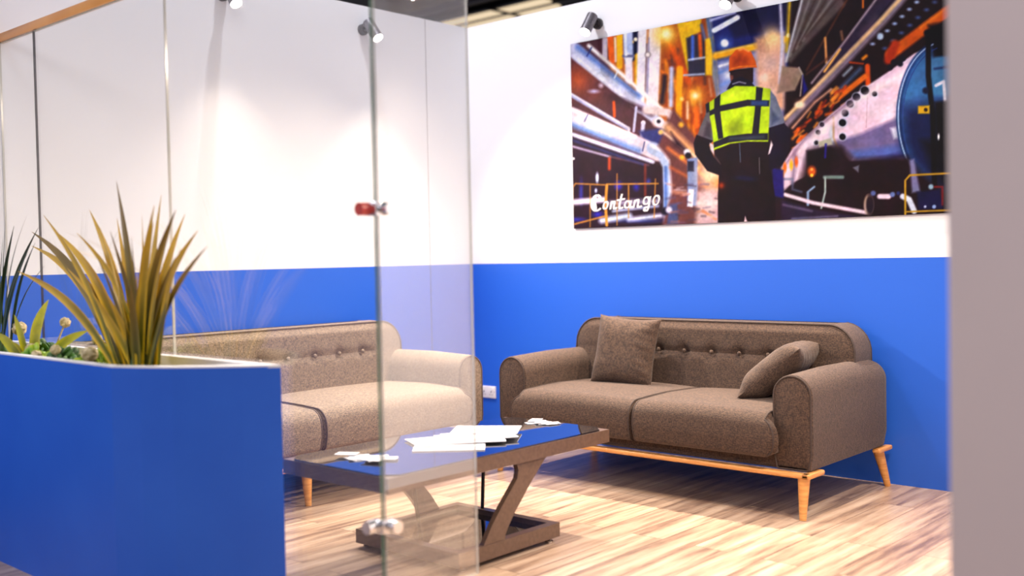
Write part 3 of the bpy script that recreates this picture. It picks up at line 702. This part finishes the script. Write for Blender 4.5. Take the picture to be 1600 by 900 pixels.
# dark lower left
poly([(890, 205), (1020, 256), (1036, 262), (1038, 360), (890, 360)], (64, 42, 62), 2.5)
line([(890, 208), (1022, 253)], 6, (216, 218, 246), 1.6); line([(893, 228), (955, 245)], 3, (196, 186, 216), 1.6); line([(955, 245), (1015, 258)], 2, (136, 100, 110), 2)
line([(893, 218), (1010, 258)], 4, (72, 80, 150), 2, .7)
line([(954, 248), (954, 264)], 4, (206, 96, 60), 2); line([(1010, 258), (1010, 305)], 3, (196, 90, 60), 2, .7)
for x, y, w_, h_, c in ((903, 343, 20, 5, (74, 76, 214)), (936, 335, 16, 10, (70, 62, 190)), (968, 290, 12, 14, (72, 70, 200)), (996, 292, 9, 12, (64, 60, 180)), (910, 300, 4, 24, (80, 90, 220)), (1015, 284, 6, 8, (90, 100, 200)), (1000, 345, 60, 5, (70, 84, 180))):
    disc(x, y, w_/2, c, 3, .85, h_/2)
line([(898, 316), (945, 312)], 9, (226, 222, 246), 2.5); line([(956, 318), (1030, 314)], 8, (206, 204, 236), 4, .75); line([(960, 330), (1030, 322)], 4, (200, 214, 250), 2, .9)
line([(942, 345), (985, 337)], 9, (214, 226, 252), 3, .95); line([(985, 343), (1034, 337)], 7, (220, 226, 250), 3, .95)
disc(935, 278, 2.2, (214, 226, 255), 1, 1, 8); disc(933, 298, 1.8, (206, 216, 255), 1, 1, 3.5)
disc(898, 248, 1.8, (240, 240, 250), .8)
for pts, w_ in (([(897, 352), (897, 293), (901, 287), (947, 289)], 2), ([(950, 352), (948, 320), (950, 290)], 4.5), ([(950, 288), (1030, 287)], 2.4), ([(924, 290), (924, 355)], 1.5), ([(966, 272), (966, 352)], 1.6), ([(984, 290), (984, 340)], 2), ([(1026, 280), (1024, 340)], 1.8), ([(897, 351), (950, 337)], 2.5)):
    line(pts, w_, (214, 164, 84), .9, .85)
# centre: street to the vanishing point
poly([(1054, 170), (1116, 250), (1125, 350), (1036, 352), (1052, 300), (1048, 250), (1030, 228)], (128, 84, 86), 3)
line([(1046, 200), (1118, 272)], 12, (236, 186, 140), 5); line([(1036, 205), (1110, 262)], 4, (250, 226, 200), 2, .9); line([(1046, 232), (1120, 288)], 5, (236, 150, 90), 3, .9); line([(1050, 262), (1120, 300)], 4, (220, 130, 84), 3, .8); line([(1055, 300), (1120, 306)], 5, (226, 176, 150), 3, .7)
poly([(1050, 206), (1075, 232), (1082, 244), (1056, 228)], (70, 44, 60), 3, .8)
disc(1066, 195, 4, (255, 200, 80), 2.5); disc(1068, 246, 3.5, (255, 200, 80), 2.5); glow(1092, 262, 6, (255, 214, 120), .9); disc(1034, 207, 3.5, (255, 210, 130), 2)
poly([(1076, 248), (1092, 246), (1092, 322), (1076, 322)], (146, 164, 208), 1.8); disc(1075, 238, 5, (226, 226, 240), 1.6); disc(1077, 243, 4.5, (36, 28, 46), 1.6); poly([(1076, 252), (1086, 252), (1086, 268), (1076, 268)], (50, 52, 84), 1.6); poly([(1078, 296), (1086, 296), (1084, 324), (1076, 322)], (240, 238, 250), 1.5)
poly([(1048, 320), (1060, 318), (1062, 350), (1044, 350)], (92, 100, 140), 2); disc(1041, 330, 6, (44, 40, 66), 2); disc(1047, 328, 5, (210, 214, 236), 2)
poly([(1092, 300), (1128, 290), (1130, 352), (1088, 352)], (206, 180, 186), 4); line([(1094, 318), (1126, 316)], 5, (236, 222, 226), 3); glow(1114, 275, 30, (255, 232, 206), 1); glow(1106, 318, 20, (240, 220, 224), .8); glow(1104, 225, 16, (250, 200, 140), .8); line([(1100, 330), (1120, 342)], 3, (236, 150, 90), 2, .8)
for _ in range(40):
    x = rp.uniform(1038, 1120); y = rp.uniform(285, 350); line([(x, y), (x+rp.uniform(4, 14), y+rp.uniform(-2, 2))], rp.uniform(1, 3.5), rp.choice(((70, 54, 74), (226, 206, 214), (110, 100, 140), (196, 140, 120))), 2, .6)
# upper middle: night blue roof
poly([(1112, 20), (1260, -8), (1250, 110), (1224, 130), (1128, 150)], (42, 50, 122), 3)
poly([(1130, 24), (1240, -4), (1238, 40), (1150, 60)], (36, 34, 84), 4)
line([(1118, 48), (1154, 28)], 8, (232, 236, 252), 1.4); line([(1113, 32), (1150, 20)], 4, (196, 200, 236), 2)
glow(1134, 69, 15, (110, 150, 226), .9); disc(1134, 68, 6, (246, 250, 255), 1.6)
line([(1120, 88), (1235, 62)], 11, (244, 186, 40), 3); line([(1120, 84), (1232, 58)], 2, (252, 214, 120), 2)
poly([(1122, 96), (1230, 68), (1226, 190), (1132, 200), (1124, 150)], (150, 160, 206), 4); line([(1126, 104), (1146, 98)], 4, (236, 240, 252), 2); line([(1126, 114), (1146, 106)], 4, (120, 150, 216), 2); line([(1128, 134), (1142, 126)], 5, (130, 156, 214), 2.5); glow(1140, 118, 10, (246, 250, 255), .9)
poly([(1182, 60), (1226, 52), (1228, 170), (1186, 178)], (230, 186, 160), 5); glow(1208, 58, 24, (255, 222, 170), 1); glow(1205, 100, 24, (216, 190, 190), .8); glow(1200, 150, 18, (240, 222, 226), .9); glow(1196, 122, 10, (255, 236, 220), .8)
line([(1221, 5), (1224, 70), (1220, 130)], 5, (214, 214, 232), 2, .9); line([(1236, 0), (1232, 80)], 6, (216, 186, 50), 3); disc(1234, 56, 3.5, (255, 232, 170), 1.5)
# right: overhead gantries
poly([(1240, -10), (1500, -60), (1500, 210), (1225, 250), (1232, 120)], (50, 31, 40), 3)
poly([(1258, -6), (1316, -8), (1322, 8), (1262, 70), (1238, 98), (1230, 96)], (112, 98, 100), 3)
for k in range(6): line([(1268+k*9, -4), (1236+k*5, 88-k*6)], 2, ((168, 160, 158), (84, 60, 58))[k % 2], 2.5, .8)
line([(1256, -4), (1230, 96)], 4, (206, 206, 214), 2)
poly([(1224, 104), (1250, 106), (1256, 116), (1244, 142), (1216, 146)], (168, 146, 132), 2); line([(1250, 106), (1256, 118), (1252, 150)], 2, (206, 196, 190), 1.5); poly([(1256, 118), (1264, 140), (1256, 150)], (46, 40, 150), 2)
line([(1325, 0), (1262, 110)], 2.5, (130, 84, 60), 2, .8); line([(1350, -8), (1350, 12)], 3, (226, 136, 46), 1.5); line([(1291, 60), (1293, 98)], 4, (222, 166, 110), 1.5); line([(1300, 88), (1262, 116)], 3, (120, 76, 62), 2, .8); line([(1316, 50), (1318, 62)], 4, (150, 110, 90), 2)
line([(1400, -24), (1285, 130)], 26, (70, 56, 84), 3, w1=14); line([(1382, -16), (1318, 70), (1270, 130)], 3, (196, 180, 190), 2); line([(1370, 28), (1348, 56)], 10, (96, 80, 104), 4, .8)
line([(1440, -36), (1380, 35), (1225, 200)], 15, (150, 136, 154), 3, w1=10); line([(1418, -12), (1376, 34), (1228, 186)], 6, (232, 200, 160), 2)
line([(1314, 78), (1290, 112)], 4, (236, 186, 120), 1.5)
for k in range(7): disc(1434-k*11.5, 4+k*11.2-(k > 5)*2, 4, (170, 190, 226), 1.5, .9, 2.6)
for k in range(7): disc(1462-k*13, 4+k*12, 4, (96, 120, 176), 2, .8, 2.6)
disc(1377, 57, 5, (196, 214, 240), 2)
line([(1496, 8), (1392, 86)], 17, (216, 112, 30), 2.5); line([(1496, 2), (1440, 44)], 5, (238, 150, 50), 3, .7); line([(1400, 70), (1390, 94)], 14, (190, 74, 32), 3)
line([(1330, 98), (1350, 100)], 3, (190, 84, 30), 1.5); line([(1357, 104), (1358, 135)], 8, (232, 110, 34), 1.8); line([(1353, 120), (1305, 158)], 9, (238, 136, 40), 2); line([(1355, 88), (1350, 92)], 5, (240, 160, 40), 2)
line([(1346, 108), (1312, 142)], 7, (96, 116, 150), 3, .8); line([(1332, 106), (1320, 118)], 5, (186, 206, 214), 2, .7)
for _ in range(46):
    a = rp.random(); x = 1240+a*70+rp.uniform(-10, 10); y = 225-a*75+rp.uniform(-14, 14)
    line([(x, y), (x+rp.uniform(3, 10), y-rp.uniform(2, 10))], rp.uniform(2, 6), rp.choice(((240, 130, 40), (226, 96, 30), (80, 44, 40), (250, 176, 80), (190, 60, 40))), 2, .75)
line([(1240, 200), (1275, 160), (1300, 140)], 4, (244, 196, 170), 2, .8); disc(1251, 164, 7, (255, 246, 226), 2, 1, 4.5); glow(1251, 164, 10, (255, 220, 180), .7)
# the tank
poly([(1222, 262), (1240, 232), (1270, 205), (1300, 178), (1345, 142), (1390, 112), (1430, 84), (1470, 66), (1500, 60), (1500, 300), (1432, 262), (1400, 248), (1330, 252), (1290, 262), (1240, 286), (1226, 300)], (228, 208, 226), 1.6)
poly([(1298, 222), (1340, 212), (1404, 184), (1430, 238), (1424, 246), (1330, 250)], (128, 118, 160), 4); poly([(1330, 236), (1424, 222), (1432, 246), (1340, 252)], (106, 120, 186), 4, .8); poly([(1392, 200), (1402, 198), (1408, 216), (1398, 218)], (206, 206, 226), 2, .8)
line([(1357, 150), (1355, 200)], 1, (190, 168, 180), .8, .8); line([(1300, 200), (1302, 225)], 8, (206, 210, 220), 2, .8); line([(1245, 236), (1240, 285)], 6, (150, 130, 160), 3, .8); line([(1268, 212), (1258, 262)], 5, (176, 160, 186), 4, .6)
line([(1304, 184), (1304, 215), (1318, 250), (1336, 268)], 3, (190, 160, 120), 1.5, .8)
for x, y, r in ((1353, 142, 6.5), (1340, 152, 6), (1330, 163, 5.6), (1322, 177, 5.4), (1318, 192, 5.6), (1368, 147, 4), (1286, 195, 3.6), (1280, 207, 3.8), (1277, 223, 3.4), (1318, 214, 5)): disc(x, y, r+2, (196, 206, 228), 1.5, .7); disc(x, y, r, (30, 24, 40), 1)
for x, y in ((1392, 106), (1398, 98), (1412, 92), (1408, 100)): disc(x, y, 4.5, (34, 32, 48), 1.6)
line([(1500, 78), (1400, 122), (1330, 165), (1250, 238)], 7, (250, 236, 244), 5, .75); line([(1425, 240), (1340, 262)], 10, (52, 50, 110), 5, .9)
line([(1222, 266), (1262, 214), (1340, 150)], 3, (120, 96, 120), 3, .6)
# dome end
disc(1478, 182, 76, (40, 70, 128), 1.5, 1, 120); disc(1484, 182, 74, (74, 126, 178), 2.5, 1, 116)
poly([(1410, 168), (1500, 150), (1500, 310), (1460, 292), (1428, 258), (1412, 225)], (34, 44, 92), 14, .95); poly([(1452, 40), (1500, 30), (1500, 88), (1460, 92)], (26, 20, 32), 4); poly([(1440, 220), (1500, 215), (1500, 300), (1470, 288)], (28, 24, 40), 8, .9)
t_ = np.linspace(105, 262, 30)
line([(1478+73*math.cos(math.radians(a)), 182-116*math.sin(math.radians(a))) for a in t_], 2.2, (176, 196, 230), 1)
line([(1484+72*math.cos(math.radians(a)), 184-112*math.sin(math.radians(a))) for a in t_], 1.6, (60, 86, 150), 1)
poly([(1450, 92), (1490, 86), (1500, 150), (1456, 150)], (84, 136, 178), 3); line([(1462, 108), (1490, 104)], 3, (40, 60, 110), 2)
line([(1452, 60), (1452, 120), (1459, 180), (1462, 300)], 8, (22, 18, 28), 1.6); line([(1450, 52), (1500, 40)], 10, (24, 20, 30), 2)
line([(1464, 134), (1476, 128), (1480, 178)], 5, (214, 214, 230), 1.2); poly([(1436, 166), (1454, 165), (1454, 178), (1436, 178)], (200, 168, 48), 1.4); disc(1448, 172, 3, (60, 44, 30), 1); poly([(1462, 160), (1484, 158), (1484, 240), (1466, 240)], (24, 20, 30), 3); disc(1468, 214, 1.6, (240, 240, 250), .8, 1, 5); disc(1448, 142, 5, (28, 34, 70), 2)
# under the tank
poly([(1266, 236), (1290, 226), (1304, 226), (1318, 232), (1334, 250), (1420, 246), (1440, 270), (1500, 312), (1500, 350), (1222, 350), (1226, 300), (1250, 290)], (50, 30, 40), 7)
poly([(1262, 236), (1300, 230), (1302, 262), (1296, 304), (1264, 300)], (44, 28, 38), 2.5); poly([(1300, 262), (1420, 252), (1420, 300), (1300, 300)], (48, 29, 40), 6); line([(1312, 236), (1316, 262), (1300, 280)], 14, (56, 36, 50), 5, .9)
for x, y, c in ((1228, 262, (255, 130, 40)), (1238, 258, (255, 190, 50)), (1246, 253, (240, 120, 50)), (1224, 272, (250, 180, 40))): disc(x, y, 2.6, c, 1.5, 1, 7)
poly([(1280, 222), (1300, 216), (1302, 226), (1282, 230)], (190, 186, 170), 1.5); line([(1292, 226), (1291, 246)], 3, (60, 50, 160), 1.5); disc(1270, 268, 7, (210, 110, 50), 2, .8, 9); disc(1270, 274, 2.4, (255, 210, 90), 1); disc(1270, 265, 2, (255, 190, 110), 1)
line([(1290, 277), (1318, 277)], 5.5, (134, 156, 152), 1.5); line([(1291, 278), (1291, 300), (1285, 325)], 3, (176, 196, 196), 1.2); line([(1264, 302), (1264, 320)], 4, (150, 176, 206), 1.5); line([(1264, 300), (1274, 292)], 3, (160, 190, 220), 1.5); poly([(1334, 262), (1344, 258), (1343, 270)], (120, 124, 140), 1.5)
line([(1226, 280), (1240, 280), (1240, 296), (1254, 300)], 3, (120, 130, 160), 2, .8); poly([(1422, 250), (1430, 248), (1440, 300), (1426, 302)], (140, 140, 180), 2, .8)
line([(1228, 304), (1272, 317), (1354, 332)], 6, (226, 212, 226), 1.6); poly([(1222, 312), (1270, 326), (1350, 340), (1350, 350), (1222, 352)], (62, 48, 78), 2.5); line([(1226, 320), (1270, 330)], 3, (150, 136, 166), 2, .7); line([(1240, 342), (1310, 338)], 3, (140, 140, 170), 2, .8)
disc(1359, 320, 8, (176, 160, 150), 1.4, 1, 16); disc(1361, 320, 6, (52, 38, 52), 1.4, 1, 15); line([(1376, 307), (1390, 307)], 8, (226, 214, 230), 1.6); line([(1412, 307), (1422, 312), (1430, 330)], 9, (206, 216, 236), 1.6); disc(1366, 302, 4, (110, 126, 180), 1.6); disc(1396, 304, 4, (120, 140, 190), 1.6); disc(1405, 302, 3, (60, 70, 130), 1.6)
poly([(1434, 300), (1470, 296), (1476, 326), (1436, 328)], (40, 36, 86), 2.5); disc(1456, 292, 4, (160, 186, 206), 1.6); line([(1462, 292), (1474, 292), (1474, 320)], 2.6, (150, 50, 60), 1.5); disc(1447, 323, 2, (190, 200, 230), 1); disc(1461, 323, 3, (160, 180, 226), 1)
line([(1416, 338), (1416, 282), (1423, 274), (1500, 270)], 3.2, (192, 160, 62), .9); line([(1418, 331), (1500, 328)], 2.6, (186, 154, 60), .9)
poly([(1208, 262), (1226, 266), (1226, 310), (1210, 306)], (54, 44, 130), 2)
# the worker seen from behind
def w_(pts): return [(1060+x/3, 60+y/3) for x, y in pts]
glow(1124, 285, 14, (255, 190, 130), .9)
poly(w_([(195, 635), (440, 630), (458, 740), (463, 870), (330, 870), (318, 835), (312, 870), (190, 870), (190, 740)]), (48, 32, 44), 1)
poly(w_([(312, 866), (318, 832), (330, 866)]), (226, 206, 214), .8)
poly(w_([(170, 500), (425, 470), (440, 560), (436, 645), (200, 650), (205, 590), (178, 545)]), (48, 33, 46), 1)
poly(w_([(140, 300), (165, 350), (170, 485), (92, 462), (110, 410), (132, 360)]), (120, 116, 126), 1); poly(w_([(140, 390), (160, 400), (160, 470), (120, 462)]), (86, 80, 92), 2, .8)
poly(w_([(90, 452), (168, 480), (150, 500), (170, 555), (207, 596), (206, 646), (140, 622), (84, 545), (76, 492)]), (44, 32, 50), 1)
poly(w_([(152, 490), (172, 500), (172, 548), (155, 520)]), (214, 206, 214), 1)
poly(w_([(430, 236), (462, 276), (500, 376), (502, 404), (415, 428), (424, 320)]), (126, 136, 158), 1); poly(w_([(440, 330), (480, 380), (440, 410)]), (90, 100, 130), 2, .8)
poly(w_([(412, 425), (502, 398), (530, 432), (526, 522), (492, 590), (432, 622), (430, 545), (446, 482), (428, 452)]), (42, 32, 60), 1)
poly(w_([(440, 480), (448, 500), (434, 540), (426, 545)]), (236, 226, 232), 1)
poly(w_([(245, 150), (356, 140), (356, 205), (320, 232), (255, 215)]), (62, 40, 48), 1); poly(w_([(246, 170), (262, 176), (262, 205), (250, 200)]), (140, 90, 80), 1.2)
poly(w_([(232, 240), (258, 195), (300, 180), (345, 200), (366, 232), (300, 240)]), (38, 34, 58), 1); line(w_([(260, 215), (290, 205), (320, 212)]), 2, (150, 150, 170), .8)
poly(w_([(134, 312), (205, 262), (270, 224), (370, 226), (437, 238), (426, 485), (330, 484), (250, 494), (172, 524), (165, 440), (150, 350)]), (186, 214, 40), 1)
poly(w_([(230, 420), (310, 350), (300, 450), (250, 455)]), (140, 160, 40), 5, .7); poly(w_([(200, 275), (280, 240), (340, 250), (210, 300)]), (208, 232, 70), 4, .7)
for p in ([(174, 285), (203, 262), (200, 330), (216, 468), (192, 474), (172, 345)], [(370, 228), (402, 234), (392, 330), (382, 448), (350, 450), (364, 330)], [(150, 342), (200, 316), (330, 288), (432, 292), (430, 320), (330, 318), (200, 344), (152, 364)], [(170, 488), (240, 458), (330, 447), (425, 445), (425, 478), (330, 478), (240, 490), (172, 514)]):
    poly(w_(p), (48, 46, 66), .9)
poly(w_([(345, 292), (425, 292), (425, 318), (345, 316)]), (60, 84, 136), 1.4, .8); poly(w_([(240, 462), (410, 452), (410, 472), (240, 480)]), (70, 80, 96), 1.5, .7)
poly(w_([(132, 310), (150, 300), (152, 345), (138, 350)]), (44, 42, 64), 1)
line(w_([(292, 495), (296, 580)]), 1, (110, 130, 150), .7); line(w_([(384, 560), (386, 635)]), 1, (140, 130, 140), .7)
disc(*w_([(300, 655)])[0], 9, (50, 52, 110), 3, .7, 3); disc(*w_([(345, 660)])[0], 8, (44, 46, 100), 3, .6, 3)
glow(1129, 290, 7, (226, 96, 50), .7)
poly(w_([(242, 156), (244, 90), (274, 56), (306, 47), (346, 64), (367, 108), (373, 138), (330, 138), (280, 145)]), (220, 112, 36), 1)
poly(w_([(262, 130), (258, 90), (290, 75), (330, 90), (335, 125)]), (176, 78, 34), 5, .8); line(w_([(246, 146), (290, 134), (368, 130)]), 1.6, (240, 146, 60), .8); line(w_([(290, 56), (310, 50), (335, 62)]), 2.4, (250, 190, 130), 1.5, .8)
line(w_([(246, 158), (290, 148), (350, 142)]), 1.6, (40, 26, 34), 1)
rg = np.random.RandomState(5)
def mottle(ny, nx):
    g_ = rg.uniform(-1, 1, (ny, nx)); yy = np.linspace(0, ny-1.001, NZP); xx = np.linspace(0, nx-1.001, NXP)
    y0_ = yy.astype(int)[:, None]; x0_ = xx.astype(int)[None]; fy = (yy[:, None]-y0_); fx = (xx[None]-x0_)
    return (g_[y0_, x0_]*(1-fy)*(1-fx)+g_[y0_+1, x0_]*fy*(1-fx)+g_[y0_, x0_+1]*(1-fy)*fx+g_[y0_+1, x0_+1]*fy*fx)
img = img*(1.06+.05*mottle(40, 84)+.05*mottle(100, 200)+.04*mottle(20, 40))[..., None]
img = img+np.stack([mottle(30, 60), mottle(30, 60)*.5, mottle(26, 56)], -1)*5
img = np.clip(img/255, 0, 1); lin = 1.12*np.power(np.where(img <= .04045, img/12.92, ((img+.055)/1.055)**2.4), 1.4)
def pic_mat():
    M = mat('printed_photo', (.5, .5, .5), .55); a = N(M, 'ShaderNodeVertexColor'); a.layer_name = 'print'
    g = N(M, 'ShaderNodeMix', data_type='RGBA', blend_type='MULTIPLY'); g.inputs[0].default_value = 1; g.inputs[7].default_value = (PRINT_GAIN, PRINT_GAIN, PRINT_GAIN, 1)
    L(M, a.outputs[0], g.inputs[6]); L(M, g.outputs[2], bsdf(M).inputs['Base Color']); bsdf(M).inputs['Specular IOR Level'].default_value = .12; return M
PRINT_GAIN = .62
pic = thing('wall_picture', 'large printed factory photo of a worker in a yellow vest, on the back wall', 'picture', ((PX0+PX1)/2, 0, (PZ0+PZ1)/2))
oc = Vector(pic.location)
me = bpy.data.meshes.new('print'); vs = np.stack([gx-oc.x, np.full_like(gx, -.013), gz-oc.z], -1).reshape(-1, 3)
idx = np.arange(NXP*NZP).reshape(NZP, NXP); q = np.stack([idx[:-1, :-1], idx[:-1, 1:], idx[1:, 1:], idx[1:, :-1]], -1).reshape(-1, 4)
me.from_pydata(vs.tolist(), [], q.tolist()); me.update()
at_ = me.color_attributes.new('print', 'FLOAT_COLOR', 'POINT')
buf = np.ones((NXP*NZP, 4), np.float32); buf[:, :3] = lin.reshape(-1, 3); at_.data.foreach_set('color', buf.ravel())
me.materials.append(pic_mat()); o = bpy.data.objects.new('print', me); COL.objects.link(o); o.parent = pic
link('backing_board', box(PX0-oc.x, PX1-oc.x, -.0125, 0, PZ0-oc.z, PZ1-oc.z), M_DARKMETAL, pic, smooth=False)
M_LETTER = noise_color(mat('white_lettering', (.6, .6, .62), .5), (.60, .60, .64), (.68, .67, .70), nscale=9)
def oval(cx, cy, rx, ry, a0=-60, a1=310, sl=.22):
    return [(cx+rx*math.cos(math.radians(a))-sl*ry*math.sin(math.radians(a)), cy+ry*math.sin(math.radians(a))) for a in np.linspace(a0, a1, 22)]
def smooth(p, n=6):
    out = []
    for i in range(len(p)-1):
        p0, p1, p2, p3 = [np.array(p[max(0, min(len(p)-1, j))], float) for j in (i-1, i, i+1, i+2)]
        for k in range(n):
            t_ = k/n; out.append(tuple(.5*((2*p1)+(p2-p0)*t_+(2*p0-5*p1+4*p2-p3)*t_**2+(3*p1-p0-3*p2+p3)*t_**3)))
    return out+[tuple(p[-1])]
strokes = [[smooth([(288, 624), (282, 602), (258, 590), (228, 604), (208, 640), (208, 676), (226, 706), (256, 714), (290, 696)]), smooth([(234, 612), (224, 650), (232, 700)]), smooth([(246, 604), (238, 650), (246, 704)])],
           [oval(335, 672, 19, 29)], [smooth([(390, 642), (383, 675), (378, 703)]), smooth([(386, 668), (398, 648), (413, 644), (414, 664), (408, 690), (417, 702), (436, 690)])],
           [smooth([(482, 588), (470, 630), (458, 680), (464, 700), (490, 690)]), smooth([(440, 634), (472, 630), (506, 624)])],
           [oval(528, 668, 22, 27), smooth([(562, 640), (554, 672), (556, 694), (578, 686)])],
           [smooth([(596, 636), (590, 665), (582, 695)]), smooth([(590, 660), (606, 638), (624, 636), (624, 656), (618, 680), (628, 692), (654, 682)])],
           [oval(692, 642, 22, 28), smooth([(726, 612), (718, 650), (712, 690), (698, 718), (676, 716), (676, 700), (700, 690)])],
           [oval(776, 640, 24, 36)]]
b = bmesh.new(); lay = 0
for let in strokes:
    for st in let:
        P_ = [np.array((1.105+(x-203)*.000883-oc.x, 1.538+((708-(x-203)*.037)-y)*.0008-oc.z)) for x, y in st]
        ns = .72 if len(st) == 22 else .9
        for nb in (np.array((.0098, .0056))*ns, np.array((-.0040, .0054))*ns, np.array((.0068, -.0014))*ns):
            for p, q in zip(P_, P_[1:]):
                lay += 1; yy = -.0140-1e-6*lay
                b.faces.new([b.verts.new((c[0], yy, c[1])) for c in (p-nb, p+nb, q+nb, q-nb)])
link('lettering', b, M_LETTER, pic, smooth=False)
